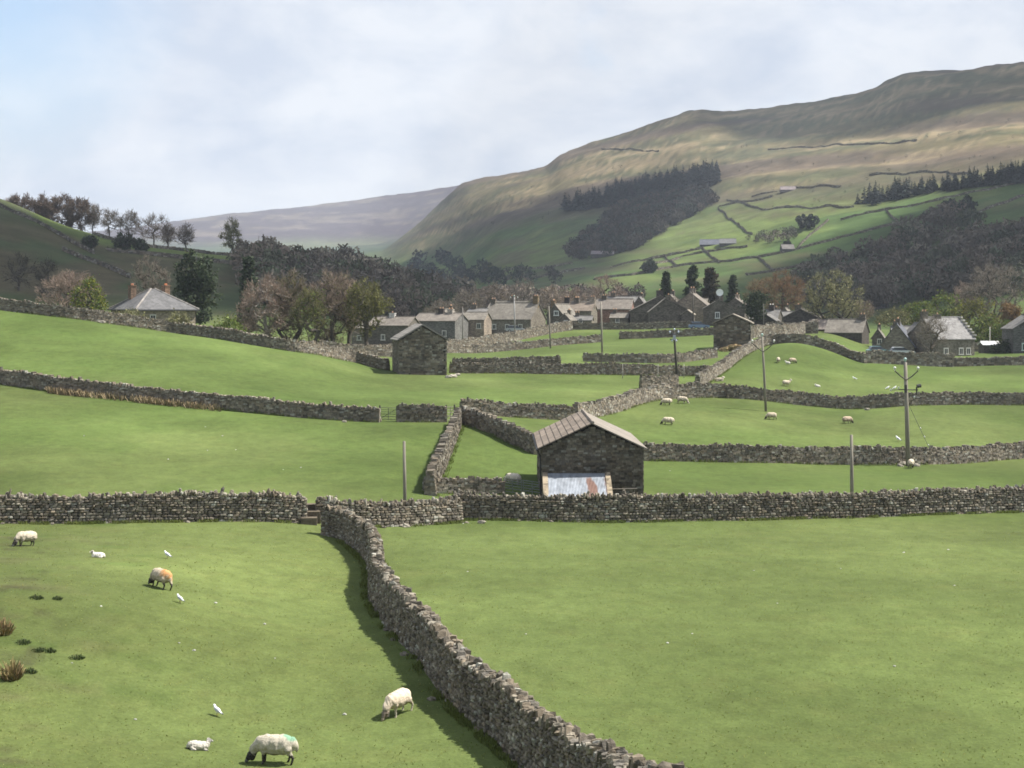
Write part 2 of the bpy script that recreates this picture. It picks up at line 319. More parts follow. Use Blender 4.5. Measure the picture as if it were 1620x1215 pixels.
def drystone(label, pts, H=1.55, th=0.62, stone=(0.25,0.13), hi=False, k=1.0, group=WALL_GROUP, cope=1.0, ragged=0.14, smooth=True):
    p = np.array([(q[0], q[1]) for q in pts], float)
    if smooth and len(p) > 2:
        for _ in range(2):
            a = p[:-1]*0.75+p[1:]*0.25; b = p[:-1]*0.25+p[1:]*0.75
            p = np.vstack([p[:1], np.stack([a, b], 1).reshape(-1, 2)[1:-1], p[-1:]])
    s = np.concatenate([[0], np.cumsum(np.linalg.norm(np.diff(p, axis=0), axis=1))]); L = s[-1]
    n = max(3, int(L/0.6)); ss = np.linspace(0, L, n)
    x = np.interp(ss, s, p[:,0]); y = np.interp(ss, s, p[:,1]); z = zxy(x, y)
    tx = np.gradient(x); ty = np.gradient(y); l = np.hypot(tx, ty); tx /= l; ty /= l
    hh = H*(1+0.12*(fbm(ss/5, ss*0+H, int(L*7) % 97, 3)-0.5)*2+0.10*(fbm(ss/1.3, ss*0+H, 13, 2)-0.5)*2)
    seedv = RNG.random()*100
    def at(q):
        X = np.interp(q, ss, x); Y = np.interp(q, ss, y); Z = np.interp(q, ss, z); TX = np.interp(q, ss, tx); TY = np.interp(q, ss, ty); HH = np.interp(q, ss, hh)
        l = np.hypot(TX, TY); TX = TX/l; TY = TY/l
        wob = (fbm(q/3.0, q*0+seedv, 5, 2)-0.5)*0.16
        return np.stack([X-TY*wob, Y+TX*wob, Z], -1), np.stack([TX, TY, 0*TX], -1), np.stack([-TY, TX, 0*TX], -1), HH
    mb = MB(); up = np.array([0,0,1.])
    # hearting, blackened to paint in the shade seen between the stones
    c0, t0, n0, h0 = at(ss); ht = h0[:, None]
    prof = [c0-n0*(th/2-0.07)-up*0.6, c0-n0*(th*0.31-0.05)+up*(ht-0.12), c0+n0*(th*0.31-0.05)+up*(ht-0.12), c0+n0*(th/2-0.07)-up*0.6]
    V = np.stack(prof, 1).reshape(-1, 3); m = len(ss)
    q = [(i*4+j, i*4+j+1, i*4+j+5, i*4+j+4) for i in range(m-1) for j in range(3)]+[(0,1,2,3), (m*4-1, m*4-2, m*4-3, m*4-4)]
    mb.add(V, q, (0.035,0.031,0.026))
    tpl = ROUND if hi else CUBE
    sl, sh = stone
    nc = max(2, int(round((H-0.1)/sh)))
    CC, UU, VV, HF = [], [], [], []
    for side in (-1, 1):
        zc = -0.08; k_ = 0
        while zc < H*1.12:
            hgt = sh*(1.3-0.55*min(1, zc/H))*(0.85+0.3*RNG.random())
            ln = sl*(0.55+0.95*RNG.random(int(L/sl*1.7)+3)); e = np.cumsum(ln)-RNG.random()*sl; mid = e-ln/2
            ok = (mid > 0.05) & (mid < L-0.05); mid = mid[ok]; ln = ln[ok]
            if len(mid):
                P0, T, N, HH = at(mid)
                zz = zc+hgt/2+0.03*(RNG.random(len(mid))-0.5)*sh/0.15
                keep = zz < HH-0.02
                off = th/2*(1-0.38*np.clip(zz/H, 0, 1))-0.10+0.05*(RNG.random(len(mid))-0.5)
                C = P0+N*(side*off)[:, None]; C[:,2] += zz
                CC.append(C[keep]); UU.append(T[keep]); VV.append(N[keep])
                hf = np.stack([ln*0.47, 0.10+0.04*RNG.random(len(mid)), hgt*(0.44+0.12*RNG.random(len(mid)))], -1); HF.append(hf[keep])
            zc += hgt; k_ += 1
    # wall ends
    for q0, dirn in ((0.06, 1), (L-0.06, -1)):
        zc = -0.05
        while zc < H-0.1:
            P0, T, N, HH = at(np.array([q0, q0])); w = th/2*(1-0.38*zc/H)
            C = P0+N*np.array([[-w*0.5],[w*0.5]]); C[:,2] += zc+sh*0.6
            CC.append(C); UU.append(T); VV.append(N); HF.append(np.array([[0.12,w*0.52,sh*0.58]]*2)); zc += sh*1.15
    # cope stones set on edge along the top
    if cope:
        for row in ((-1, 1) if hi else (0,)):
            cl = sl*(0.5 if hi else 0.42); ln = cl*(0.4+1.2*RNG.random(int(L/cl*1.6)+3)); mid = np.cumsum(ln)-ln/2; ok = mid < L-0.04; mid = mid[ok]; ln = ln[ok]; m = len(mid)
            P0, T, N, HH = at(mid); C = P0.copy(); ch = 0.055+ragged*0.95*RNG.random(m)**1.7*(0.5+1.0*fbm(mid/1.2, mid*0+3+row, 7, 2))
            C[:,2] += HH+ch*(0.35+0.5*RNG.random(m)); C += N*(row*th*0.14+(0.09 if hi else 0.05)*(RNG.random(m)-0.5))[:, None]
            tl = (1.1 if hi else 0.75)*(RNG.random(m)-0.5); U = T.copy(); U[:,2] += tl; sw = (0.9 if hi else 0.2)*(RNG.random(m)-0.5); U += N*sw[:, None]; U /= np.linalg.norm(U, axis=1)[:, None]
            V2 = N-U*(N*U).sum(1)[:, None]; V2[:,2] += 0.5*(RNG.random(m)-0.5)*(1 if hi else 0.2); V2 -= U*(V2*U).sum(1)[:, None]; V2 /= np.linalg.norm(V2, axis=1)[:, None]
            CC.append(C); UU.append(U); VV.append(V2); HF.append(np.stack([ln*0.5, th*(0.17 if hi else 0.30)*(0.7+0.6*RNG.random(m)), ch*(0.8+0.4*RNG.random(m))], -1))
    C = np.vstack(CC); U = np.vstack(UU); Vv = np.vstack(VV); hf = np.vstack(HF)
    Wv = np.cross(U, Vv); Wv /= np.linalg.norm(Wv, axis=1)[:, None]
    th2 = (RNG.random(len(C))-0.5)*0.22
    U2 = U*np.cos(th2)[:, None]+Wv*np.sin(th2)[:, None]; W2 = Wv*np.cos(th2)[:, None]-U*np.sin(th2)[:, None]
    WALL_PATHS.append((x, y, tx, ty, th, hi))
    patch = 0.82+0.36*fbm(C[:,0]/2.2+C[:,2], C[:,1]/2.2+C[:,2], 91, 3)
    stones(mb, C, U2, Vv, W2, hf, stone_cols(len(C), k)*patch[:, None], tpl, 0.2 if hi else 0.16)
    o = mb.build('dry_stone_wall', M_STONE, loc=(x[0], y[0], z[0]))
    return tag(o, label, 'wall', group)
def pp(*l): return [P(a, b) for a, b in l]
# nearest walls
drystone('rough grey wall running left from the narrow gap, behind the nearest sheep',
         [PD(-260,76), PD(0,77.8), PD(250,79.4), PD(400,80.4), PD(484,81)], H=1.30, hi=True)
drystone('pale sunlit wall right of the narrow gap, where the winding wall joins',
         [PD(501,81.8), PD(540,81.9), PD(580,82.1), PD(620,82.9), PD(680,84.6), PD(726,85.9)], H=1.18, hi=True, th=0.7)
drystone('long dark wall crossing in front of the nearest barn and on to the right edge',
         [PD(718,86.9), PD(850,87), PD(1000,87.6), PD(1200,88.9), PD(1400,90.7), PD(1620,93), PD(1900,96)], H=1.32, hi=True)
_dw = [(512,846),(545,852),(574,874),(598,903),(592,945),(622,988),(667,1034),(692,1065),(718,1104),(800,1172),(900,1260),(1000,1326),(1085,1390),(1180,1475)]
drystone('winding wall through the nearest fields to the bottom edge, shadow on its left',
         pp(*_dw), H=1.34, th=0.7, hi=True, stone=(0.20,0.105), ragged=0.13)
# stile steps in the gap
mb = MB()
for a, b, c in ((489,80.6,0.35),(494,81.3,0.6),(492,82.2,0.85)):
    q = PD(a, b); mb.box(q+np.array([0,0,c/2-0.1]), (0.42,0.3,c/2+0.1), 0.1, (0.11,0.09,0.065))
tag(mb.build('stile', M_STONE, loc=PD(492,81)), 'low brown stone stile filling the narrow gap at the head of the winding wall', 'stile')
# the middle walls
MID = dict(stone=(0.29,0.145))
drystone('left wall with tan dead grass under it, ending at the field gate',
         [PD(-300,145)]+pp((0,606),(90,621),(200,632),(330,646),(450,658),(540,665),(600,668)), H=1.15, **MID)
drystone('short high length of wall standing between the field gate and the small wooden gate',
         [PD(629,128), PD(665,128), PD(705,128.5)], H=1.3, **MID)
drystone('straight dark wall from the small wooden gate to the pale sunlit wall',
         [PD(730,138), PD(800,140), PD(870,141.5), PD(908,142)], H=1.2, **MID)
drystone('dark wall sloping down from the lengthwise wall to the back of the nearest barn',
         [PD(730,127), PD(770,124), PD(815,119), PD(850,115.5)], H=1.25, **MID)
drystone('sunlit lengthwise wall from the small wooden gate down to the pen',
         pp((724,672),(716,695),(706,720),(694,748),(681,784)), H=1.25, th=0.75, **MID)
drystone('short dark front wall of the pen, left of the metal hurdles by the nearest barn',
         [PD(672,96.5), PD(730,97.5), PD(796,98)], H=0.85, **MID)
drystone('long wall running right from the nearest barn past the tall forked pole',
         [PD(1019,119), PD(1100,120), PD(1200,121), PD(1330,123.5), PD(1430,125), PD(1520,129), PD(1620,134.5), PD(1850,140)], H=1.2, **MID)
drystone('pale sunlit wall curving up behind the nearest barn roof to the sheep pasture',
         [PD(910,143), PD(940,147)]+pp((975,652),(1005,640),(1035,632),(1085,629),(1148,629)), H=1.35, th=0.8, k=1.15, **MID)  # stone tone raised, so its sunlit look is partly painted
drystone('dark wavy wall crossing the right pastures behind the single forked pole',
         pp((1150,630),(1210,634),(1270,641),(1340,647),(1400,645),(1460,641),(1540,640),(1620,641),(1800,640)), H=1.25, **MID)
drystone('wall falling along the top of the left field down to the middle barn',
         [PD(-300,197)]+pp((0,491),(100,503),(200,516),(300,530),(400,546),(480,560),(560,572),(614,586)), H=1.28, **MID)
drystone('long dark wall running right from the middle barn below the grassy strip',
         [PD(712,187), PD(800,188.5), PD(905,190), PD(1000,192), PD(1080,195), PD(1122,196)], H=1.15, **MID)
drystone('short free end of wall behind the middle barn, ending at a grassy opening',
         [PD(716,199), PD(800,200), PD(886,202)], H=1.15, **MID)
drystone('small walled enclosure stub in front of the dark pole, beside the sunlit wall',
         [PD(1014,177), PD(1045,178.5), PD(1071,181)], H=1.3, **MID)
drystone('pale wall climbing from the sheep pasture corner to the far barn',
         pp((1104,614),(1122,602),(1142,590),(1160,575),(1180,561),(1200,551),(1222,545)), H=1.35, th=0.8, k=1.17, **MID)  # stones lightened to paint sun onto this wall's lit face
FAR = dict(stone=(0.46,0.22))
drystone('blunt ended wall below the far barn, in front of the pale lone pole',
         [PD(923,213), PD(980,213), PD(1040,214), PD(1078,216), PD(1132,222)], H=1.15, **FAR)
drystone('dark wall rising rightwards below the row of village roofs to the tall lone pole',
         [PD(560,233), PD(620,240), PD(700,252), PD(760,260), PD(850,268), PD(950,275)], H=1.2, **FAR)
drystone('pale wall slanting up in front of the terrace, behind the dark rising wall',
         [PD(700,268), PD(780,281), PD(850,297), PD(904,308)], H=1.7, **FAR)
drystone('dark wall directly under the pair of dark village gables',
         [PD(905,310), PD(980,308), PD(1050,309), PD(1110,309)], H=1.2, **FAR)
drystone('wall across the far strip of pasture left of the far barn',
         [PD(981,281), PD(1050,283), PD(1132,284)], H=1.2, **FAR)
drystone('wall among the trees on the left, beyond the top of the left field',
         [PD(505,222), PD(560,224), PD(618,228)], H=1.3, **FAR)
drystone('dark wall curving over the grassy mound and down to the right pasture corner',
         pp((1222,545),(1262,543),(1290,548),(1330,561),(1369,575)), H=1.3, **FAR)
drystone('pale rough wall at the foot of the slate roofed cottages on the right',
         [PD(1371,225), PD(1420,226), PD(1470,226.5), PD(1508,226)], H=1.75, k=1.15, **FAR)
drystone('low dark wall at the far right edge of the pastures',
         [PD(1509,227), PD(1560,227.5), PD(1620,228), PD(1760,230)], H=1.1, **FAR)
drystone('wall beyond the far barn leading to the dark bush, right of the barn roof',
         [PD(1190,262), PD(1215,268), PD(1252,272), PD(1300,300)], H=1.9, **FAR)
drystone('pale retaining wall in front of the small slate roofs right of the far barn',
         [PD(1212,284), PD(1250,284), PD(1294,283)], H=2.0, k=1.15, **FAR)
drystone('long wall bounding the lawn of the big roofed house on the right',
         [PD(1510,283), PD(1560,284), PD(1607,285)], H=1.7, **FAR)

# walls that net the hillsides
HILL = dict(stone=(1.3,0.45), th=0.8, cope=0, ragged=0.3, k=0.85, smooth=False, group='field walls on the distant hillsides')
def hillwall(label, pts, H=1.2):
    w = pp(*pts); out = [w[0]]
    for a, b in zip(w[:-1], w[1:]):
        m = max(1, int(np.hypot(b[0]-a[0], b[1]-a[1])/60))
        for t in range(1, m+1): out.append(a+(b-a)*t/m)
    return drystone(label, out, H=H, **HILL)
hillwall('dark wall slanting down the left hillside from the very left skyline', [(-60,300),(0,326),(60,353),(105,378),(148,402)])
hillwall('dark wall low on the left hillside above the brown and yellow tree', [(100,397),(150,416),(205,440)])
hillwall('wall along the crest of the left hill under the thin line of trees', [(150,372),(200,386),(262,394),(330,402),(380,409)])
hillwall('wall below the crest of the left hill ending near the lone tall tree', [(170,397),(240,404),(320,413),(378,420)])
hillwall('highest dark line of wall under the summit of the fell', [(1215,237),(1300,232),(1380,228),(1450,223)], 1.2)
hillwall('short dark wall on the shoulder of the fell near the skyline', [(952,236),(1000,236),(1042,239)], 1.2)
hillwall('wall leading right from the dark conifer plantation', [(1138,327),(1180,320),(1222,311)])
hillwall('upper wall of the bright strip fields above the round dark tree', [(966,425),(1010,414),(1060,404),(1112,394)])
hillwall('second wall of the bright strip fields, reaching the grey farm sheds', [(1018,421),(1080,407),(1140,396),(1182,391)])
hillwall('long wall crossing the lower fell from the round dark tree to the dark wood', [(940,443),(1000,436),(1060,424),(1130,416),(1200,408),(1270,393),(1330,377),(1390,361),(1470,346)])
hillwall('wall above the small plantation on the right of the fell', [(1376,278),(1420,275),(1470,272),(1530,276)])
hillwall('wall in shade between the village conifers and the dark wood', [(1180,436),(1240,427),(1300,413),(1340,402)])
hillwall('long wall sloping up to the right edge below the right plantation', [(1330,349),(1400,333),(1480,318),(1560,302),(1640,286)])
hillwall('wall climbing to the right edge above the darkest wood', [(1545,339),(1590,322),(1640,304)])
hillwall('faint dark wall in the shaded fields left of the long plantation', [(690,452),(770,446),(850,441),(925,425)])
hillwall('short wall stub left of the small plantation with bushes along it', [(1190,312),(1250,299),(1330,296)])
hillwall('short cross wall joining the two upper strip walls above the round dark tree', [(1052,406),(1070,422)])
hillwall('cross wall running down from the grey farm sheds', [(1112,394),(1122,405),(1138,417)])
hillwall('cross wall dropping through the shaded fields behind the village conifers', [(1200,408),(1212,420),(1228,429)])
hillwall('wall climbing straight up the fell from the small barn', [(1262,394),(1282,372),(1310,350)])
hillwall('wall climbing from the right end of the dark plantation to the open fell', [(1136,330),(1162,352),(1190,372)])
hillwall('cross wall between the two right hand fell walls', [(1402,334),(1412,345),(1424,357)])
hillwall('long faint wall separating green fields from the tan open fell', [(1150,318),(1230,330),(1330,330),(1350,328)])
hillwall('faint wall below the larch wood reaching the valley', [(700,440),(760,432),(840,425),(905,418)])
# ------------------------------------------------------------------ buildings
def mat_rubble(name, scale=3.0, stretch=(1,1,2.0), lo=0.62, hi=1.3):
    m = mat_attr(name, 0.95, [(0.5,0.2,S1)], (9,0.6,0.05)); nt = m.node_tree; b = nt.nodes['Principled BSDF']; L = nt.links.new
    src = b.inputs['Base Color'].links[0].from_socket
    tc = nt.nodes.new('ShaderNodeTexCoord'); mp = nt.nodes.new('ShaderNodeMapping'); mp.inputs['Scale'].default_value = stretch; L(tc.outputs['Object'], mp.inputs['Vector'])
    vo = nt.nodes.new('ShaderNodeTexVoronoi'); vo.inputs['Scale'].default_value = scale; L(mp.outputs[0], vo.inputs['Vector'])
    sp = nt.nodes.new('ShaderNodeSeparateColor'); L(vo.outputs['Color'], sp.inputs['Color'])
    mr = nt.nodes.new('ShaderNodeMapRange'); mr.inputs['To Min'].default_value = lo; mr.inputs['To Max'].default_value = hi; L(sp.outputs['Red'], mr.inputs['Value'])
    mx = nt.nodes.new('ShaderNodeVectorMath'); mx.operation = 'SCALE'; L(src, mx.inputs[0]); L(mr.outputs[0], mx.inputs['Scale']); L(mx.outputs[0], b.inputs['Base Color'])
    return m
M_RUB = mat_rubble('rubble_masonry')
M_SLATE = mat_rubble('slate_courses', 2.2, (1,1,1.6), 0.8, 1.18)
def stone_face(mb, O, U, N, width, top, k=1.0, sl=0.36, sh=0.2, tpl=CUBE):
    """courses of stone on an upright face: O lower corner, U along, N outward, top(u) its height"""
    up = np.array([0,0,1.]); zc = 0.0; CC, HF = [], []
    mx = max(top(u) for u in np.linspace(0, width, 60))
    while zc < mx:
        h = sh*(0.75+0.5*RNG.random()); ln = sl*(0.5+RNG.random(int(width/sl*2)+4)); e = np.cumsum(ln); mid = e-ln/2
        for u, l in zip(mid, ln):
            if u < l/2-0.05 or u > width-l*0.35: continue
            if zc+h*0.7 > top(u): continue
            CC.append(O+U*min(u, width-l/2)+up*(zc+h/2)+N*(0.03*RNG.random()-0.05)); HF.append((l*0.48, 0.09, h*0.47))
        zc += h
    n = len(CC); C = np.array(CC)
    patch = 0.8+0.4*fbm(C[:,0]*0.7+C[:,1]*0.7, C[:,2]*0.9, 77, 3)
    stones(mb, C, np.repeat(U[None], n, 0), np.repeat(N[None], n, 0), np.repeat(up[None], n, 0), np.array(HF), stone_cols(n, k)*patch[:, None], tpl, 0.14)
def prism(mb, w, l, eave, ridge, col, bot=-1.2, inset=0.0, off=0.0):
    a = w/2-inset; b = l/2-inset
    V = []
    for y in (-b, b): V += [(-a,y,bot),(a,y,bot),(a,y,eave-inset),(off,y,ridge-inset*1.2),(-a,y,eave-inset)]
    mb.add(V, [(0,1,2,4),(2,3,4),(6,5,9,7),(7,9,8),(0,4,9,5),(1,6,7,2),(0,5,6,1),(2,7,8,3),(3,8,9,4)], col)
def slope(mb, w, l, eave, ridge, side, col, over=0.25, gov=0.18, t=0.14, y0=None, y1=None, off=0.0, lift=0.0):
    """one roof slope as a slab; side -1 or +1 in local x"""
    b = l/2+gov; y0 = -b if y0 is None else y0; y1 = b if y1 is None else y1
    run = w/2-side*off*-1 if False else abs(side*w/2-off); pitch = (ridge-eave)/run
    xe = side*w/2+side*over; ze = eave-pitch*over
    A = np.array([(xe,y0,ze+lift),(xe,y1,ze+lift),(off,y1,ridge+lift),(off,y0,ridge+lift)]); up = np.array([0,0,t])
    mb.add(np.vstack([A, A+up]), [(0,1,2,3),(7,6,5,4),(0,4,5,1),(1,5,6,2),(2,6,7,3),(3,7,4,0)], col)
def chimney(root, x, y, z0, h, sx=0.4, sy=0.55, col=(0.12,0.105,0.085), pots=2, pcol=(0.33,0.2,0.12)):
    mb = MB(); mb.box((x,y,z0+h/2-0.4), (sx,sy,h/2+0.4), 0, col); mb.box((x,y,z0+h+0.06), (sx+0.08,sy+0.08,0.07), 0, col)
    c = mb.build('chimney', M_RUB, root)
    for k in range(pots):
        q = MB(); yy = y+(k-(pots-1)/2)*0.55; q.tube([(x,yy,z0+h+0.1),(x,yy,z0+h+0.22),(x,yy,z0+h+0.45)], [0.15,0.13,0.11], 8, pcol); q.build('chimney_pot', M_PLAIN, c, True)
def opening(root, face, u, z, ww, hh, w, l, name='window', fcol=(0.5,0.48,0.44), pcol=(0.03,0.035,0.04)):
    """face: 'f','b' gables at -y/+y; 'l','r' sides at -x/+x; u along the face from its middle"""
    o, n = {'f': ((u,-l/2,z), (0,-1)), 'b': ((u,l/2,z), (0,1)), 'l': ((-w/2,u,z), (-1,0)), 'r': ((w/2,u,z), (1,0))}[face]
    along = (1,0) if face in 'fb' else (0,1)
    def slab(mb, du, dz, hw, hz, dep, col):
        c = np.array([o[0]+along[0]*du+n[0]*dep/2, o[1]+along[1]*du+n[1]*dep/2, o[2]+dz]); hx = (hw, dep/2+0.03) if face in 'fb' else (dep/2+0.03, hw)
        mb.box(c, (hx[0],hx[1],hz), 0, col)
    mb = MB(); t = 0.09
    slab(mb, 0, hh/2, ww/2+t, t, 0.07, fcol); slab(mb, 0, -hh/2, ww/2+t+0.08, t, 0.12, fcol)
    slab(mb, -ww/2, 0, t*0.8, hh/2-t, 0.07, fcol); slab(mb, ww/2, 0, t*0.8, hh/2-t, 0.07, fcol)
    if name == 'window': slab(mb, 0, 0, 0.03, hh/2-t, 0.05, fcol)
    f = mb.build(name, M_PLAIN, root)
    p = MB(); slab(p, 0, 0, ww/2-0.05, hh/2-t, 0.01, pcol); p.build('pane' if name == 'window' else 'door_leaf', M_GLASS if name == 'window' else M_PLAIN, f)
W_DK = (0.115,0.102,0.085); W_PK = (0.24,0.195,0.155); W_MID = (0.17,0.15,0.12); R_TAN = (0.158,0.143,0.120); R_GR = (0.140,0.134,0.125); R_BL = (0.10,0.105,0.12); R_PK = (0.160,0.141,0.120)
def house(name, label, cat, kind, px0, px1, d, eave_py, ridge_py, depth, skew=0, wc=W_DK, rc=R_TAN, rc2=None, chim=(), wins=(), group='stone houses of the village', base=None, asym=0.0, over=0.25, farbase=None):
    if d is None:
        d = float(P((px0+px1)/2, farbase, 450)[1])
    if kind == 'long':
        l = (px1-px0)*d/F; w = depth; rot = R(90+skew); zr = (HY-ridge_py)/F*(d+w/2)
    else:
        w = (px1-px0)*d/F; l = depth; rot = R(skew); zr = (HY-ridge_py)/F*d
    ze = (HY-eave_py)/F*d; cd = d+depth/2; pc = (px0+px1)/2; x = (pc-CX)/F*d+(0 if kind == 'long' else -math.sin(rot)*l/2); y = cd
    zb = float(zxy(x, y))-0.1 if base is None else base
    root = thing(name, label, cat, (x,y,zb), rot, group)
    ev, rd = ze-zb, zr-zb
    mb = MB(); prism(mb, w, l, ev, rd, wc, inset=0.0, off=asym); mb.build('wall', M_RUB, root)
    rb = MB(); slope(rb, w, l, ev, rd, -1, rc, over, off=asym, lift=0.01); slope(rb, w, l, ev, rd, 1, rc2 or rc, over, off=asym, lift=0.01)
    rb.tube([(asym,-l/2-0.15,rd+0.16),(asym,l/2+0.15,rd+0.16)], 0.13, 6, np.array(rc)*0.9); rb.build('roof', M_SLATE, root)
    for c in chim: chimney(root, c.get('x',0)+asym, c['y']*l, rd-0.2-abs(c.get('x',0))*(rd-ev)/(w/2), c.get('h',1.2), c.get('sx',0.4), c.get('sy',0.55), c.get('col',(0.12,0.105,0.085)), c.get('pots',2), c.get('pcol',(0.33,0.2,0.12)))
    for a in wins: opening(root, a[0], a[1], a[2], a[3], a[4], w, l, a[5] if len(a) > 5 else 'window', **(a[6] if len(a) > 6 else {}))
    return root, w, l, ev, rd

# --- the nearest barn, gable to the camera
def barn_near():
    d = 95.0; x0 = (857-CX)/F*d; x1 = (1016-CX)/F*d; w = x1-x0; l = 11.8
    zb = float(zxy((x0+x1)/2, d))-0.05
    root = thing('field_barn', 'nearest stone barn, dark gable, ribbed tan roof and a rusty tin lean-to', 'barn', ((x0+x1)/2, d+l/2, zb), R(0.4), 'stone field barns')
    ev = (HY-708)/F*d-zb; rd = (HY-671)/F*d-zb
    mb = MB(); prism(mb, w, l, ev, rd, (0.035,0.031,0.027), inset=0.08)
    top = lambda u: ev+(rd-ev)*(1-abs(u-w/2)/(w/2))-0.05
    X, Y = np.array([1.,0,0]), np.array([0,1.,0])
    stone_face(mb, np.array([-w/2,-l/2,-0.3]), X, -Y, w, lambda u: top(u)+0.3, 0.60, 0.28, 0.14, CUBE)
    stone_face(mb, np.array([-w/2,l/2,-0.3]), X, Y, w, lambda u: top(u)+0.3, 0.7, 0.5, 0.25)
    stone_face(mb, np.array([-w/2,-l/2,-0.3]), Y, -X, l, lambda u: ev+0.3, 0.8, 0.34, 0.17)
    stone_face(mb, np.array([w/2,-l/2,-0.3]), Y, X, l, lambda u: ev+0.3, 0.9, 0.34, 0.17)
    for sx in (-1, 1):                                   # long corner stones
        zc = -0.2; k = 0
        while zc < ev-0.15:
            mb.box((sx*(w/2-0.17-0.07*(k % 2)),-l/2+0.08,zc+0.14), (0.16+0.07*(k % 2),0.115,0.135), 0, np.array((0.115,0.1,0.08))*(0.8+0.4*random.random())); zc += 0.29; k += 1
    mb.build('wall', M_STONE, root)
    rb = MB(); n = 9                                       # left slope: nine courses of broad slabs, each lapping the one below
    run = w/2+0.3; drop = (rd-ev)*run/(w/2); nrm = np.array([-drop,0,run]); nrm /= np.linalg.norm(nrm); dn = np.array([-run,0,-drop]); sl_ = np.linalg.norm(dn); dn /= sl_
    slope(rb, w, l, ev, rd, -1, (0.03,0.026,0.022), 0.26, 0.2, t=0.06, lift=-0.01)
    for i in range(n):
        c0 = np.array([0,0,rd+0.06])+dn*sl_*(i+0.5)/n; y = -l/2-0.22
        while y < l/2+0.2:
            ww = min(0.9+0.8*random.random(), l/2+0.22-y)
            rb.box(c0+np.array([0,y+ww/2,0])+nrm*(0.02+0.012*random.random()), (sl_/n/2-0.035+0.012*random.random(),ww/2-0.012,0.03), 0, np.array((0.205,0.167,0.134))*(0.84+0.3*random.random()), axes=(dn,np.array([0,1.,0]),nrm)); y += ww
        if i: rb.box(np.array([0,0,rd+0.06])+dn*sl_*i/n+nrm*0.02, (0.028,l/2+0.2,0.03), 0, (0.045,0.038,0.032), axes=(dn,np.array([0,1.,0]),nrm))  # dark strips draw the shadow under each lapped course
    slope(rb, w, l, ev, rd, 1, (0.205,0.182,0.155), 0.28, 0.22, t=0.08, lift=0.0)
    rb.tube([(0,-l/2-0.28,rd+0.12),(0,l/2+0.25,rd+0.12)], 0.10, 6, (0.23,0.195,0.165)); rb.build('roof', M_ROOF, root)
    # lean-to: two stub walls and a corrugated sheet
    a0 = (861-CX)/F*d-(x0+x1)/2; a1 = (960-CX)/F*d-(x0+x1)/2; pr = 2.6; zt = (HY-749)/F*(d-0.1)-zb; zl = zt-1.15
    for xa in (a0, a1):
        lb = MB()
        V = [(xa+s*0.16+(0.0),y,z) for s in (-1,1) for y, z in ((-l/2-0.01,-0.6),(-l/2-0.01,zt+0.10),(-l/2-pr,zl+0.08),(-l/2-pr,-0.6))]
        lb.add(V, [(0,1,2,3),(7,6,5,4),(0,4,5,1),(1,5,6,2),(2,6,7,3)], (0.25,0.205,0.145))
        lb.build('lean_to_wall', M_RUB, root)
    sb = MB(); nx, ny = 330, 22; xs = np.linspace(a0+0.12, a1-0.12, nx); ts = np.linspace(0, 1, ny)
    Xg, Tg = np.meshgrid(xs, ts); Zg = zt+(zl-zt)*Tg+0.014*np.sin(Xg*2*math.pi/0.09)+0.02; Yg = -l/2-0.02-Tg*(pr+0.1)
    rn = fbm(Xg*1.6+3, Tg*1.3, 5, 4); rel = (Xg-a0)/(a1-a0)
    rust = np.clip(sstep(rn+0.45*np.exp(-((rel-0.72)/0.09)**2)*0.75+0.2*np.exp(-((rel-0.95)/0.03)**2), 0.70, 0.86), 0, 1)
    c = np.array((0.30,0.325,0.36))*(0.62+0.7*fbm(Xg*5, Tg*7, 8, 3))[..., None]; c = c*(1-rust[..., None])+np.array((0.20,0.12,0.095))*rust[..., None]
    i = np.arange(ny-1)[:, None]*nx+np.arange(nx-1)[None]; q = np.stack([i,i+1,i+nx+1,i+nx], -1).reshape(-1, 4)
    sb.add(np.stack([Xg,Yg,Zg], -1).reshape(-1, 3), q, c.reshape(-1, 3)); ob = sb.build('lean_to_roof', mat_attr('galvanised_sheet', 0.45, [(3,0.12,S1)], metal=0.35, spec=0.5), root, True)
    # gutter and downpipe on the left eave
    g = MB(); pit = (rd-ev)/(w/2); g.tube([(-w/2-0.33,-l/2-0.2,ev-pit*0.3-0.02),(-w/2-0.33,l/2+0.2,ev-pit*0.3-0.02)], 0.07, 6, (0.03,0.03,0.03)); g.tube([(-w/2-0.3,-l/2+0.15,ev-0.2),(-w/2-0.12,-l/2+0.15,ev-0.6),(-w/2-0.1,-l/2+0.15,-0.2)], 0.05, 6, (0.03,0.03,0.03)); g.build('gutter', M_METAL, root)
    # a rail leaning by the wall to the right of the lean-to
    r = MB(); b0 = PD(966, d-0.7); b1 = PD(1003, d-0.7)
    for b in (b0, (b0+b1)/2, b1): r.tube([b-np.array([0,0,0.2]), b+np.array([0,0,0.98])], 0.05, 6, (0.10,0.09,0.075))
    r.tube([b0+np.array([-0.2,-0.06,0.92]), b1+np.array([0.2,-0.06,0.96])], 0.05, 6, (0.14,0.125,0.105)); r.tube([b0+np.array([-0.2,-0.06,0.5]), b1+np.array([0.2,-0.06,0.5])], 0.04, 6, (0.12,0.11,0.09))
    tag(r.build('wooden_rail', M_WOOD, loc=b0), 'low wooden rail against the dark gable, right of the tin lean-to', 'rail')
barn_near()

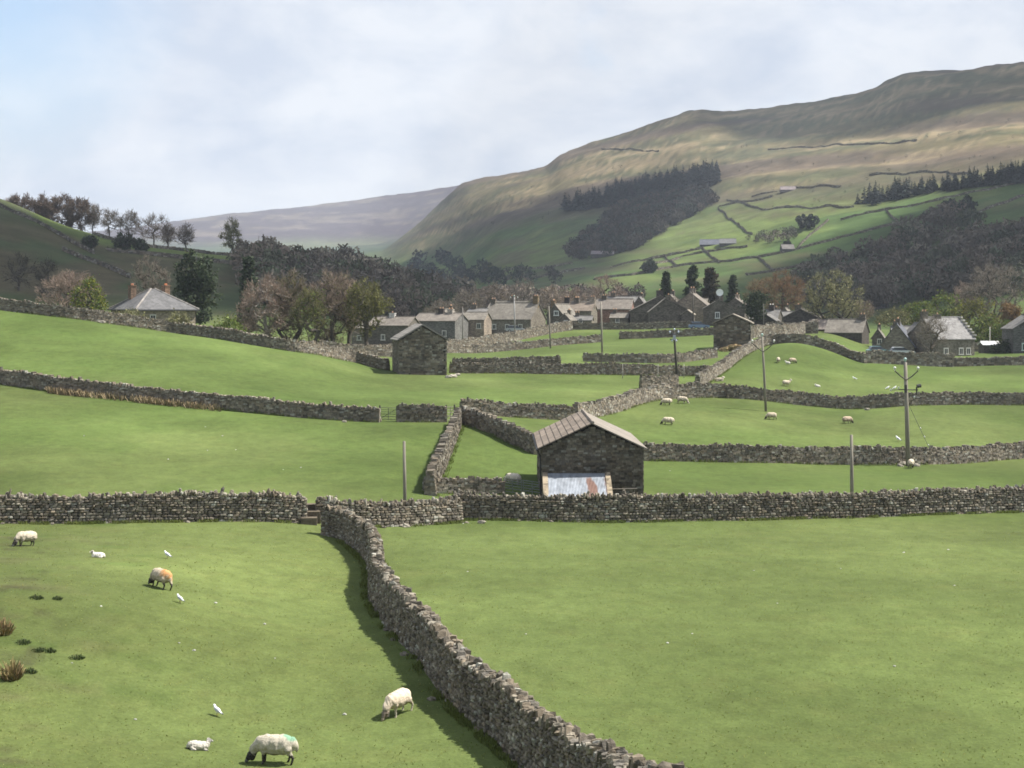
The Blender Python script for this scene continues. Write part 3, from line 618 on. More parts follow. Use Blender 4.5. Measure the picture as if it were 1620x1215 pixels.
def barn(label, px0, px1, d, eave_py, ridge_py, l, skew, k, base_py, rc, sl=0.4, sunlit_k=1.0, asym=0.0):
    w = (px1-px0)*d/F/math.cos(R(skew)); rot = R(skew); gx = ((px0+px1)/2-CX)/F*d
    x = gx-math.sin(rot)*l/2; y = d+math.cos(rot)*l/2; zb = (HY-base_py)/F*d
    root = thing('field_barn', label, 'barn', (x,y,zb), rot, 'stone field barns')
    ev = (HY-eave_py)/F*d-zb; rd = (HY-ridge_py)/F*d-zb
    mb = MB(); prism(mb, w, l, ev, rd, (0.035,0.031,0.027), inset=0.08, off=asym)
    def top(u):
        a = u-w/2; return (ev+(rd-ev)*((a+w/2)/(asym+w/2) if a < asym else (w/2-a)/(w/2-asym)))+0.25
    X, Y = np.array([1.,0,0]), np.array([0,1.,0]); O = np.array([-w/2,-l/2,-0.3])
    stone_face(mb, O, X, -Y, w, top, k, sl, sl*0.5); stone_face(mb, O+Y*l, X, Y, w, top, k, sl*1.5, sl*0.7)
    stone_face(mb, O, Y, -X, l, lambda u: ev+0.25, k, sl, sl*0.5); stone_face(mb, O+X*w, Y, X, l, lambda u: ev+0.25, k*sunlit_k, sl, sl*0.5)  # extra factor on the right face paints in its sunlight
    mb.build('wall', M_STONE, root)
    rb = MB(); slope(rb, w, l, ev, rd, -1, rc, 0.3, 0.2, lift=0.0, off=asym); slope(rb, w, l, ev, rd, 1, rc, 0.3, 0.2, lift=0.0, off=asym)
    for side in (-1, 1):                                  # raised slate courses
        for j in range(9):
            t = (j+0.5)/9; run = abs(side*w/2-asym); xx = asym+side*run*t; zz = rd-(rd-ev)*t+0.16; nrm = np.array([side*(rd-ev), 0, run]); nrm /= np.linalg.norm(nrm)
            rb.box((xx,0,zz), (run/18*1.05,l/2+0.18,0.03), 0, np.array(rc)*(0.85+0.3*random.random()), axes=(np.cross(np.array([0,1.,0]), nrm),np.array([0,1.,0]),nrm))
    rb.build('roof', M_ROOF, root)
    return root
barn('middle stone barn at the end of the left field wall, pale slope on its left', 632, 706, 182, 537, 515, 9.0, 9.5, 0.85, 597, (0.20,0.185,0.165))
barn('far small stone barn with a sunlit right edge and rubble at its foot', 1130, 1187, 240, 511, 498, 7.0, -11.0, 0.75, 553, (0.205,0.178,0.145), 0.5, 1.35)
# rubble heap
mb = MB()
for k in range(150):
    px = 1140+46*random.random(); t = 1-abs((px-1160)/26)**1.5
    q = PD(px, 236+2.2*random.random()); mb.box(q+np.array([0,0,max(0.05,t*1.0*random.random())]), (0.12+0.18*random.random(),0.12+0.15*random.random(),0.08+0.1*random.random()), random.random()*3, np.array((0.36,0.27,0.15))*(0.5+0.7*random.random()))
tag(mb.build('rubble_heap', M_STONE, loc=PD(1160,237)), 'heap of golden rubble stones piled in front of the far barn', 'rubble')

# --- square hipped house among the trees on the left
def hip_house():
    d = 246.0; s = 5.1; pc = 233; x = (pc-CX)/F*d; zb = (HY-530)/F*d
    root = thing('hipped_house', 'square house with a grey pyramid roof and orange chimneys, among trees on the left', 'house', (x,d+4,zb), R(38), None)
    ev = (HY-490)/F*(d+1)-zb; rd = (HY-457)/F*(d+4)-zb; e = s+0.45
    mb = MB(); mb.box((0,0,ev/2-0.5), (s,s,ev/2+0.5), 0, (0.24,0.20,0.155)); mb.build('wall', M_RUB, root)
    rb = MB(); A = [(-e,-e,ev),(e,-e,ev),(e,e,ev),(-e,e,ev)]; t = 0.35
    V = [(a,b,c-0.08) for a, b, c in A]+[(a,b,c+0.06) for a, b, c in A]+[(-t,0,rd),(t,0,rd)]
    rb.add(V, [(0,3,2,1),(0,1,5,4),(1,2,6,5),(2,3,7,6),(3,0,4,7),(4,5,9,8),(6,7,8,9),(5,6,9),(7,4,8)], (0.118,0.116,0.116))
    for a, b in ((4,8),(5,9),(6,9),(7,8)): rb.tube([np.array(V[a])+(0,0,0.03), np.array(V[b])+(0,0,0.03)], 0.16, 6, (0.24,0.22,0.2))
    rb.build('roof', M_SLATE, root)
    g = MB(); g.box((0,-e-0.03,ev-0.1), (e,0.05,0.09), 0, (0.05,0.05,0.05)); g.box((e+0.03,0,ev-0.1), (0.05,e,0.09), 0, (0.05,0.05,0.05)); g.build('gutter', M_METAL, root)
    chimney(root, 2.0, -0.5, ev+1.2, 2.7, 0.42, 0.7, (0.19,0.125,0.085), 2, (0.40,0.15,0.07)); chimney(root, -2.6, 2.4, ev+1.0, 2.9, 0.45, 0.6, (0.19,0.13,0.09), 2, (0.32,0.14,0.08))
    for u in (-2.4, 1.8):
        opening(root, 'r', u, ev-1.5, 0.9, 1.3, 2*s, 2*s, fcol=(0.7,0.7,0.68)); opening(root, 'f', u, ev-1.5, 0.9, 1.3, 2*s, 2*s)
    for k in range(3): 
        q = MB(); q.box((-e*0.62,-1.5+1.4*k,ev+(rd-ev)*0.36+0.10), (0.35,0.28,0.04), 0, (0.6,0.63,0.66), axes=(np.array([0.78,0,0.62]),np.array([0,1.,0]),np.array([-0.62,0,0.78]))); q.build('skylight', M_GLASS, root)
hip_house()

V_ = 'stone_house'
house('stone_cottage', 'low cottage with a white chimney stub, half hidden by the olive green tree', 'house', 'long', 588, 656, 288, 515, 502, 6.5, -18, W_DK, R_PK, chim=({'y':0.05,'h':0.9,'col':(0.5,0.48,0.45),'pots':1},), wins=(('l',1.0,1.6,0.7,1.0),('l',-2.2,1.6,0.7,1.0)))
house('stone_house', 'long roofed house with two chimneys and dark grey front, right of the middle barn', 'house', 'long', 660, 732, 300, 508, 496.5, 7, -20, (0.14,0.135,0.125), R_PK, chim=({'y':-0.02,'h':1.1,'col':(0.07,0.06,0.055)},{'y':-0.24,'h':1.0,'col':(0.36,0.32,0.27)}), wins=(('l',-2.2,1.7,0.8,1.1),))
h3 = house('stone_house', 'pink stone house with a red door at the top of outside steps', 'house', 'long', 733, 772, 306, 506, 495, 6, -14, W_PK, R_TAN, wins=(('l',1.2,2.35,0.8,1.9,'door',{'pcol':(0.28,0.045,0.03),'fcol':(0.3,0.25,0.2)}),('l',-1.4,2.4,0.8,1.0)))
sm = MB()
for k in range(6): sm.box((-h3[1]/2-0.5,1.4-1.7+0.3*k-0.2,0.12+0.11*k), (0.5,0.16,0.12+0.11*k), 0, (0.22,0.18,0.14))
sm.build('outside_steps', M_RUB, h3[0])
house('stone_house', 'widest terrace house with a big pale slate roof sweeping low, left of the village', 'house', 'long', 775, 855, 322, 505, 480, 9, -22, W_MID, R_TAN, chim=({'y':0.47,'h':1.0},{'y':-0.45,'h':1.6,'sx':0.45,'col':(0.16,0.12,0.07)}), wins=(('l',3,1.1,0.8,1.0),('l',0,1.1,0.8,1.0),('l',-3,1.1,0.8,1.0)))
house('stone_house', 'house behind the widest roof, only its ridge and left slope showing', 'house', 'long', 776, 836, 340, 494, 477, 8, -20, W_MID, R_TAN, chim=({'y':-0.1,'h':1.3},))
house('stone_house', 'small dark gabled house with pale windows, in the middle of the terrace', 'house', 'gable', 864, 892, 318, 498, 482, 7.5, -24, W_DK, R_TAN, chim=({'y':-0.4,'h':1.6,'x':-0.6,'col':(0.15,0.11,0.07)},), wins=(('f',0.3,3.3,0.9,0.9,'window',{'fcol':(0.62,0.62,0.6)}),('f',0.6,1.0,0.9,0.9)))
house('stone_house', 'house with a wide brown roof, right of the small dark gable', 'house', 'long', 890, 942, 333, 492, 480, 7, -14, W_MID, (0.17,0.14,0.112), chim=({'y':0.35,'h':1.4,'col':(0.05,0.045,0.042)},{'y':0.05,'h':1.3},{'y':-0.45,'h':1.5,'col':(0.25,0.21,0.17)}))
house('stone_house', 'house with a pinkish roof and red brown wall, partly behind a bare tree', 'house', 'long', 946, 1003, 345, 489, 474, 7, -12, (0.21,0.125,0.1), R_PK, chim=({'y':0.3,'h':1.0},))
house('stone_house', 'big house with a large pale left slope and very dark gable, village middle', 'house', 'gable', 998, 1092, 322, 492, 468, 10, -3, W_DK, R_TAN, chim=({'y':-0.3,'h':1.3,'sx':0.7,'col':(0.07,0.06,0.055),'x':-0.1},{'y':0.4,'h':1.0,'col':(0.3,0.24,0.18)}))
h7 = house('stone_house', 'nearer gabled house in the village middle, sunlit sill and a porch on its right', 'house', 'gable', 1028, 1080, 313, 493, 472, 6, -2, W_DK, R_TAN, chim=({'y':-0.35,'h':1.2,'x':0.5},))
house('stone_porch', 'low porch with a pale lit end, right of the nearer gabled house', 'house', 'gable', 1078, 1096, 311, 497, 491, 3.5, -14, W_DK, (0.24,0.21,0.17))
house('stone_house', 'house with a long pale slope facing the sun, behind the porch', 'house', 'gable', 1064, 1120, 336, 485, 463, 9, -14, W_PK, R_PK, chim=({'y':-0.3,'h':1.1},{'y':0.2,'h':1.2}), wins=(('r',-2,2.6,0.8,1.1),('r',1.4,2.6,0.8,1.1)))
h10 = house('stone_house', 'dark gabled house with one white framed window, just left of the far barn', 'house', 'gable', 1114, 1162, 316, 488, 474, 8, -6, W_DK, R_TAN, chim=({'y':-0.35,'h':1.3,'x':-0.3,'col':(0.08,0.07,0.065)},{'y':0.2,'h':1.4,'x':0.6}), wins=(('f',-0.4,2.2,0.8,1.2,'window',{'fcol':(0.65,0.65,0.65)}),))
house('stone_house', 'house with a sunlit right end, behind the far barn roof', 'house', 'gable', 1148, 1178, 328, 483, 472, 7, -16, W_DK, R_PK, chim=({'y':0.0,'h':1.0,'col':(0.26,0.22,0.17)},))
house('stone_cottage', 'cottage with a flat pale roof, right of the round dark bush', 'house', 'long', 1194, 1238, 318, 504, 491, 6, -22, W_DK, R_GR, chim=({'y':-0.2,'h':1.2,'col':(0.07,0.06,0.055),'pcol':(0.6,0.57,0.5)},))
house('stone_cottage', 'small dark cottage with pale verges, above the pale retaining wall', 'house', 'gable', 1194, 1226, 300, 507, 497, 5, -20, (0.06,0.055,0.05), R_GR)
house('stone_cottage', 'cottage with a stout chimney stack and a roof slanting down to the right', 'house', 'gable', 1240, 1292, 300, 502, 489, 6, -18, (0.075,0.068,0.06), R_TAN, chim=({'y':-0.3,'h':1.2,'sx':0.6,'x':-0.5},))
house('stone_cottage', 'low cottage with no chimney, below the big pale green tree', 'house', 'long', 1286, 1330, 292, 521, 507, 6, -20, W_MID, (0.15,0.13,0.115))
house('stone_house', 'house with a dark front and pinkish gable, right below the spreading tree', 'house', 'long', 1318, 1376, 284, 526, 506, 7, -24, (0.075,0.065,0.055), R_TAN, chim=({'y':-0.42,'h':1.1},))
house('stone_house', 'cottage with dark slate slopes, left of the biggest right hand roof', 'house', 'gable', 1392, 1446, 266, 548, 513, 7, -20, W_MID, R_BL, chim=({'y':-0.2,'h':1.0},))
house('stone_house', 'plain gable end tucked against the left of the biggest right hand roof', 'house', 'gable', 1436, 1470, 268, 530, 512, 6, -8, W_MID, R_GR)
h16 = house('stone_house', 'house with the biggest grey roof on the right, white stones on its verge', 'house', 'long', 1466, 1534, 262, 536, 503, 9, 20, W_MID, (0.20,0.193,0.185), chim=({'y':0.47,'h':1.2},{'y':0.1,'h':0.7,'pots':1,'x':0.0}), wins=(('l',-2.4,0.9,0.8,1.1),('l',-0.9,0.9,0.8,1.1),('l',2.2,0.9,0.8,1.1)))
cp = MB()
root, w, l, ev, rd = h16
for sgn, cc in ((-1,(0.5,0.47,0.42)),):
    for k in range(7):
        t = (k+0.5)/7; cp.box((-w/2*t,-l/2-0.12,rd+(ev-rd)*t+0.35), (w/4/7*1.5,0.2,0.16), 0, np.array(cc)*(0.75+0.4*random.random()))
cp.build('verge_stones', M_STONE, root)
house('stone_house', 'dark gabled house cut by the right edge of the picture', 'house', 'gable', 1604, 1668, 268, 520, 499, 8, -4, (0.10,0.098,0.092), R_GR, chim=({'y':-0.3,'h':1.1,'x':-0.8,'col':(0.3,0.2,0.14)},), wins=(('f',-1.6,1.2,0.9,1.2,'window',{'fcol':(0.45,0.55,0.5)}),('f',1.4,1.2,0.9,1.2)))
# flat white-roofed shed on the lawn edge
house('garden_shed', 'low shed with a bright white roof, left of the house at the right edge', 'shed', 'long', 1556, 1582, 276, 546, 541.5, 3, 0, (0.1,0.09,0.075), (0.72,0.72,0.70), group='low sheds')
# farms far up the fell
FG = 'far farm buildings on the fell'
house('stone_house', 'lone house with a pale roof inside the dark wood on the right', 'house', 'long', 1370, 1406, 500, 479, 471, 8, 0, (0.10,0.10,0.105), R_PK, group=FG, base=float(zxy((1388-CX)/F*504, 504))-1.0)
house('farm_shed', 'left shed of the grey farm on the fell, wide and blue grey', 'shed', 'long', 1110, 1142, None, 387, 379, 16, -8, (0.08,0.08,0.09), (0.085,0.09,0.105), group=FG, farbase=388)
house('farm_shed', 'right shed of the grey farm on the fell, beside the bushes', 'shed', 'long', 1141, 1167, None, 385, 378, 14, -8, (0.10,0.095,0.09), (0.11,0.11,0.11), group=FG, farbase=388)
house('stone_barn', 'long low barn below the conifer plantation on the fell', 'barn', 'long', 936, 972, None, 402, 397, 9, -6, (0.06,0.055,0.05), (0.19,0.16,0.16), group=FG, farbase=407)
house('stone_barn', 'small barn beside a little tree on the fell, right of the bright strip fields', 'barn', 'long', 1238, 1257, None, 394, 387, 8, 0, (0.09,0.085,0.08), (0.14,0.13,0.12), group=FG, farbase=399)
house('ruined_barn', 'pale ruined barn in a walled fold high on the fell', 'barn', 'long', 1236, 1262, None, 300, 295, 8, -6, (0.17,0.145,0.14), (0.19,0.16,0.155), group=FG, farbase=304)
# a satellite dish on the dark gabled house, parked vehicles
sat = MB(); root, w, l, ev, rd = h10
th = np.linspace(0, 2*math.pi, 15)[:-1]; V = [(0,0,0)]+[(0.75*math.cos(a),-0.16,0.75*math.sin(a)) for a in th]; sat.add(V, [(0, 1+k, 1+(k+1) % 14) for k in range(14)]+[(0, 1+(k+1) % 14, 1+k) for k in range(14)], (0.8,0.8,0.78)); 
V2 = np.array(V)+np.array([0,0.03,0]); sat.tube([(0,0.02,0),(0,0.3,-0.3),(0,0.3,-1.4)], 0.06, 6, (0.4,0.4,0.4))
o = sat.build('satellite_dish', M_PLAIN, root); o.location = (0.1,-l/2+0.6,rd+1.5)
def car(label, px, d, rot, col, L_=4.1):
    q = PD(px, d); root = thing('parked_car', label, 'car', q, R(rot))
    def loft(prof, hw, mb, col, taper=0.0):
        V = []; m = len(prof)
        for s in (-1, 1): V += [(x, s*(hw-taper*max(0, z-0.85)), z) for x, z in prof]
        Fc = [tuple(range(m))] if m == 4 else []
        mb.add(V, [(i, (i+1) % m, m+(i+1) % m, m+i) for i in range(m)]+[(0, i+1, i) for i in range(1, m-1)]+[(m, m+i, m+i+1) for i in range(1, m-1)], col)
    h = L_/2; b = MB(); loft([(-h,0.35),(-h,0.8),(-h*0.9,0.92),(h*0.5,0.92),(h*0.95,0.75),(h,0.5),(h,0.35)], 0.84, b, col); body = b.build('body', mat_attr('car_paint', 0.3, [], spec=0.5), root)
    c = MB(); loft([(-h*0.85,0.90),(-h*0.68,1.42),(h*0.12,1.45),(h*0.5,0.90)], 0.80, c, (0.03,0.035,0.04), 0.25); c.build('windows', M_GLASS, root)
    r = MB(); loft([(-h*0.7,1.40),(-h*0.64,1.47),(h*0.08,1.49),(h*0.16,1.42)], 0.66, r, col); r.build('car_roof', body.data.materials[0], root)
    for sx in (-0.62, 0.62):
        for sy in (-1, 1):
            t = MB(); t.tube([(sx*h,sy*0.70,0.32),(sx*h,sy*0.88,0.32)], 0.32, 12, (0.02,0.02,0.02)); wv = t.build('wheel', M_PLAIN, root); t = MB(); t.tube([(sx*h,sy*0.86,0.32),(sx*h,sy*0.895,0.32)], 0.19, 10, (0.4,0.4,0.42)); t.build('rim', M_METAL, wv)
car('pale blue car parked behind the wall between the porch and the far barn', 1106, 305, 4, (0.16,0.22,0.34))
car('white car parked in front of the dark slate cottage on the right', 1426, 258, 3, (0.5,0.52,0.56), 4.4)
car('light teal car parked at the left of the white car on the right', 1390, 256, 5, (0.16,0.27,0.30), 3.9)
car('silver car parked before the widest terrace house, by a pole', 816, 312, 0, (0.35,0.36,0.38))

for a in [('house whose roof peeps out between the house with two chimneys and the widest roof', 'long', 742, 778, 335, 497, 489, 6, -18, R_GR),
          ('low house roof just behind the wide brown roof, with a pale stack', 'long', 905, 950, 352, 486, 478, 6, -16, R_TAN),
          ('house roof seen over the ridge of the pinkish roof', 'long', 962, 1010, 360, 480, 470, 6, -12, R_GR),
          ('small gabled house squeezed between the biggest pale slope and the lit house', 'gable', 1048, 1072, 345, 480, 467, 6, -14, R_TAN),
          ('house with a grey roof left of the dark gabled house with the white window', 'long', 1092, 1122, 350, 482, 473, 6, -16, R_TAN),
          ('low grey roof between the flat pale cottage and the stout chimney', 'long', 1222, 1258, 322, 502, 494, 5, -20, R_GR),
          ('far roof rising over the dark opening of the spreading tree cottage', 'long', 1276, 1306, 330, 508, 500, 6, -20, R_TAN),
          ('small cottage by the left foot of the biggest right hand roof', 'long', 1416, 1452, 284, 528, 517, 5, -10, R_GR)]:
    house('stone_house', a[0], 'house', a[1], a[2], a[3], a[4], a[5], a[6], a[7], a[8], W_MID if a[1] == 'long' else W_DK, a[9], chim=({'y':0.3,'h':1.1},))

for a in [('little house end on, right of the house whose roof peeps out', 'gable', 778, 796, 338, 496, 486, 5, 16, R_TAN),
          ('dark little gable in front of the left end of the wide brown roof', 'gable', 884, 902, 309, 506, 497, 4, -20, R_TAN),
          ('low outhouse under the middle of the wide brown roof', 'long', 908, 938, 316, 507, 501, 4, -8, R_GR),
          ('low outhouse at the right foot of the pinkish roof', 'long', 968, 996, 326, 503, 496, 4, -12, R_TAN),
          ('narrow house between the pinkish roof and the biggest pale slope', 'gable', 1002, 1020, 352, 482, 470, 5, -14, R_GR),
          ('small end on cottage above the low grey roof near the stout chimney', 'gable', 1232, 1252, 330, 500, 488, 5, -18, R_TAN),
          ('low outhouse right of the far roof by the spreading tree', 'long', 1300, 1326, 312, 516, 509, 4, -16, R_GR),
          ('tiny gable between the dark front cottage and the dark slate cottage', 'gable', 1380, 1398, 278, 534, 521, 4, -18, R_TAN),
          ('lean end of a house behind the house with two chimneys', 'gable', 690, 712, 322, 502, 490, 6, -18, R_TAN),
          ('small cottage left of the low cottage with the white chimney stub', 'long', 560, 590, 300, 519, 509, 5, -14, R_TAN)]:
    house('stone_house', a[0], 'house', a[1], a[2], a[3], a[4], a[5], a[6], a[7], a[8], W_MID if a[1] == 'long' else W_DK, a[9], chim=({'y':0.3,'h':0.9,'sx':0.3,'sy':0.4},), wins=(('l' if a[1] == 'long' else 'f',0.3,1.5,0.7,0.9),))
# ------------------------------------------------------------------ trees
BARK = np.array((0.085,0.072,0.058))
def grow(h, w, rg, npts=110, stem=0.28, low=0.25, shape=1.0, multi=1, lean=0.0, lumpy=0.25):
    """skeleton: attraction points in a lumpy crown joined to the nearest limb already grown"""
    pts = []; lob = rg.normal(size=(7,3)); lob /= np.linalg.norm(lob, axis=1)[:, None]
    while len(pts) < npts:
        q = rg.normal(size=3); q /= np.linalg.norm(q); r = rg.random()**0.42
        bulge = 1+lumpy*(np.max(lob@q)-0.55)
        q = q*r*bulge; zz = (q[2]*0.5+0.5)
        wid = w/2*(1-0.25*(abs(zz-0.45)*2)**2*shape)
        z = h*low+(h*(1-low))*zz*0.97
        pts.append((q[0]*wid, q[1]*wid, z))
    pts = np.array(pts)
    nodes, par = [], []
    for k in range(multi):
        a = rg.random()*6.28; o = np.array([math.cos(a), math.sin(a), 0])*(0.0 if multi == 1 else 0.02*w)
        nodes += [o+(0,0,-0.3)]; par += [-1]
        spread = 0.0 if multi == 1 else 0.16*w
        for t in (0.35, 0.7, 1.0, 1.6):
            par.append(len(nodes)-1); nodes.append(np.array([o[0]*8*t*(multi > 1)+math.cos(a)*spread*t+lean*t*h*stem+rg.normal()*0.02*h*t, o[1]+math.sin(a)*spread*t+rg.normal()*0.02*h*t, h*stem*t]))
    order = np.argsort(np.linalg.norm(pts-np.array([0,0,h*stem]), axis=1))
    for j in order:
        p = pts[j]; N = np.array(nodes); dd = p-N; dist = np.linalg.norm(dd, axis=1)
        cost = dist*(1+0.9*np.clip(-dd[:,2]/(dist+1e-6), 0, 1)); cost[N[:,2] < h*stem*0.6] += h
        b = int(np.argmin(cost)); m = N[b]+(p-N[b])*0.5+np.array([rg.normal(), rg.normal(), 0.2-0.3*(p[2] < N[b][2])])*dist[b]*0.10
        par.append(b); nodes.append(m); par.append(len(nodes)-1); nodes.append(p)
    N = np.array(nodes); par = np.array(par); cnt = np.zeros(len(N))
    kids = np.bincount(par[par >= 0], minlength=len(N)); cnt[kids == 0] = 1
    for i in range(len(N)-1, 0, -1):
        if par[i] >= 0: cnt[par[i]] += cnt[i]
    return N, par, cnt
def skeleton_mesh(N, par, cnt, r0, col, ex=0.46, rmin=0.012):
    mb = MB(); tot = cnt.max(); rad = np.maximum(r0*(cnt/tot)**ex, rmin)
    for i in range(len(N)):
        if par[i] >= 0:
            a = rad[par[i]] if par[i] == 0 or cnt[i] > 0.55*cnt[par[i]] else min(rad[par[i]], rad[i]*1.5)
            if par[i] == 0: a *= 1.25
            mb.tube([N[par[i]], N[i]], [a, rad[i]], 6 if rad[i] > 0.06 else 4, np.asarray(col)*(0.8+0.4*random.random()), cap=False)
    return mb
def twigs(mb, N, cnt, rg, n, ln, wd, cols, up=0.35, maxc=6, spread=0.5):
    idx = np.nonzero(cnt <= maxc)[0]; src = idx[rg.integers(0, len(idx), n)]
    D = rg.normal(size=(n,3)); out = N[src]-np.array([0,0,N[:,2].max()*0.45]); out /= np.linalg.norm(out, axis=1)[:, None]+1e-6
    D = D/np.linalg.norm(D, axis=1)[:, None]+0.8*out; D[:,2] += up; D /= np.linalg.norm(D, axis=1)[:, None]
    L_ = ln*(0.4+0.9*rg.random(n)); C = N[src]+rg.normal(size=(n,3))*spread*ln*0.6+D*L_[:, None]*0.5
    S = np.cross(D, rg.normal(size=(n,3))); S /= np.linalg.norm(S, axis=1)[:, None]
    cols = np.asarray(cols); c = cols[rg.integers(0, len(cols), n)]*(0.7+0.6*rg.random((n,1)))
    mb.quads(C, D*(L_*0.5)[:, None], S*(wd*(0.5+0.8*rg.random(n)))[:, None]*0.5, c)
def leaves(mb, N, cnt, rg, n, size, cols, spread=0.5, maxc=4, keep=None):
    idx = np.nonzero(cnt <= maxc)[0]
    if keep is not None: idx = idx[keep(N[idx])]
    if len(idx) == 0: return
    hot = rg.permutation(idx)[:max(4, int(len(idx)*0.8))]; src = hot[rg.integers(0, len(hot), n)]
    C = N[src]+rg.normal(size=(n,3))*spread
    A = rg.normal(size=(n,3)); A /= np.linalg.norm(A, axis=1)[:, None]; B = np.cross(A, rg.normal(size=(n,3))); B /= np.linalg.norm(B, axis=1)[:, None]
    s = size*(0.5+0.8*rg.random(n))[:, None]
    cols = np.asarray(cols); c = cols[rg.integers(0, len(cols), n)]*(0.65+0.7*rg.random((n,1)))
    mb.quads(C, A*s*0.5, B*s*0.38, c)
BROWN = [(0.19,0.148,0.108),(0.16,0.125,0.09),(0.21,0.165,0.122)]; PINK = [(0.25,0.185,0.145),(0.205,0.15,0.12),(0.215,0.17,0.133)]; GREY = [(0.17,0.145,0.115),(0.13,0.11,0.09),(0.2,0.17,0.135)]
OLIVE = [(0.13,0.12,0.05),(0.10,0.10,0.04)]; RUST = [(0.20,0.11,0.06),(0.15,0.09,0.05),(0.17,0.12,0.07)]
GRN = [(0.10,0.14,0.025),(0.07,0.11,0.025),(0.13,0.15,0.03)]; YEL = [(0.17,0.17,0.025),(0.13,0.14,0.025)]; DKG = [(0.042,0.06,0.03),(0.055,0.07,0.035),(0.032,0.047,0.026)]; PALE = [(0.18,0.178,0.085),(0.15,0.152,0.072),(0.215,0.20,0.105)]
TREES = 'trees around the village'
def tree(name, label, px, top, base, d, wpx, tw=BROWN, lf=None, nt_=2600, nl=0, seed=1, stem=0.28, low=0.22, multi=1, tl=0.9, tww=0.045, ls=0.25, group=TREES, npts=110, r0=None, bark=BARK, shape=1.0, keep=None, lumpy=0.3, extra=None, maxc=4):
    rg = np.random.default_rng(seed); q = PD(px, d); zb = q[2] if base is None else (HY-base)/F*d
    h = (HY-top)/F*d-zb; w = wpx*d/F; q[2] = zb
    root = thing(name, label, 'bush' if 'bush' in name or 'shrub' in name else 'tree', q, 0, group)
    nt_ = int(nt_*0.8); N, par, cnt = grow(h, w, rg, npts, stem, low, shape, multi, lumpy=lumpy)
    skeleton_mesh(N, par, cnt, r0 or 0.028*h+0.05, bark).build('trunk', M_TWIG, root)
    mb = MB()
    if nt_: twigs(mb, N, cnt, rg, nt_, tl, tww, tw)
    if lf is not None: leaves(mb, N, cnt, rg, nl, ls, lf, 0.45, keep=keep, maxc=maxc)
    if extra: leaves(mb, N, cnt, rg, extra[1], ls, extra[0], 0.45, keep=extra[2])
    mb.build('crown', M_LEAF, root)
    return root
def conifer(label, px, top, base, d, wpx, cols=DKG, seed=1, n=1800, name='conifer', group=TREES, broad=1.0):
    rg = np.random.default_rng(seed); q = PD(px, d); q[2] = q[2] if base is None else (HY-base)/F*d
    h = (HY-top)/F*d-q[2]; w = 0.88*wpx*d/F; root = thing(name, label, 'tree', q, 0, group)
    t = MB(); t.tube([(0,0,-0.3),(0,0,h*0.5),(0,0,h*0.98)], [0.03*h*0.6+0.08,0.018*h*0.6+0.05,0.02], 7, BARK)
    nb = 90; mb = MB(); Cs, Us, Ws, cc = [], [], [], []
    for k in range(nb):
        f = 0.1+0.88*(k/nb)**0.9; z = h*f; L_ = w/2*((1-f)**(0.75/broad))*(0.7+0.5*rg.random())+0.15; a = rg.random()*6.283
        d_ = np.array([math.cos(a), math.sin(a), 0.12-0.3*rg.random()]); t.tube([(0,0,z), np.array([0,0,z])+d_*L_], [0.05,0.015], 4, BARK*0.8, cap=False)
        m = int(n/nb); s = rg.random(m)**0.7*L_; C = np.array([0,0,z])+d_*s[:, None]+rg.normal(size=(m,3))*np.array([0.16,0.16,0.14])*(0.4+0.1*h)
        U = d_+rg.normal(size=(m,3))*0.5; U /= np.linalg.norm(U, axis=1)[:, None]; W_ = np.cross(U, rg.normal(size=(m,3))); W_ /= np.linalg.norm(W_, axis=1)[:, None]
        sz = (0.035*h+0.12)*(0.5+0.7*rg.random(m))[:, None]; Cs.append(C); Us.append(U*sz); Ws.append(W_*sz*0.4)
        c_ = np.asarray(cols); cc.append(c_[rg.integers(0, len(c_), m)]*(0.7+0.6*rg.random((m,1))))
    t.build('trunk', M_TWIG, root); mb.quads(np.vstack(Cs), np.vstack(Us), np.vstack(Ws), np.vstack(cc)); mb.build('crown', M_LEAF, root)
    return root
# left group
tree('bare_tree', 'round reddish brown tree standing behind the left field wall, not yet in leaf', 105, 424, 508, 252, 104, PINK, nt_=4600, seed=3, low=0.06, stem=0.2, npts=150, tww=0.06)
tree('yellow_bush', 'yellow green bush in front of the round reddish brown tree on the left', 142, 446, 512, 246, 52, OLIVE, YEL+GRN, 500, 2200, seed=4, low=0.05, stem=0.15, npts=80)
tree('bare_tree', 'grey brown bare tree rising behind the chimneys of the hipped house', 240, 404, 520, 274, 64, GREY, nt_=3400, seed=5, low=0.2, tww=0.055)
tree('pine_tree', 'big dark green pine beside the hipped house', 308, 397, 526, 262, 76, OLIVE, DKG, 200, 5200, seed=6, low=0.12, stem=0.25, npts=140, ls=0.42, lumpy=0.55, r0=0.3)
conifer('slim dark conifer between the pine and the pinkish trees', 393, 408, 530, 300, 38, seed=7)
tree('laurel_bush', 'bright green bush poking over the left field wall', 361, 503, 538, 212, 46, GRN, GRN+[(0.16,0.2,0.06)], 200, 1500, seed=8, low=0.03, stem=0.12, npts=60, ls=0.22)
tree('bare_tree', 'pinkish tree with a pale trunk, left end of the clump by the middle barn', 421, 436, 548, 233, 84, PINK, nt_=4600, seed=9, low=0.12, npts=150, bark=np.array((0.24,0.22,0.19)), tww=0.055)
tree('bare_tree', 'dark forked tree of the clump, olive brown, beside the pale trunked one', 458, 428, 549, 236, 72, OLIVE+BROWN, nt_=4300, seed=10, low=0.18, npts=140, multi=2, tww=0.05)
tree('budding_tree', 'broad pinkish brown tree with many stems in the middle of the clump', 528, 430, 551, 234, 92, PINK+BROWN, OLIVE, 5200, 700, seed=11, low=0.2, npts=160, multi=4, stem=0.3, tww=0.05, ls=0.2)
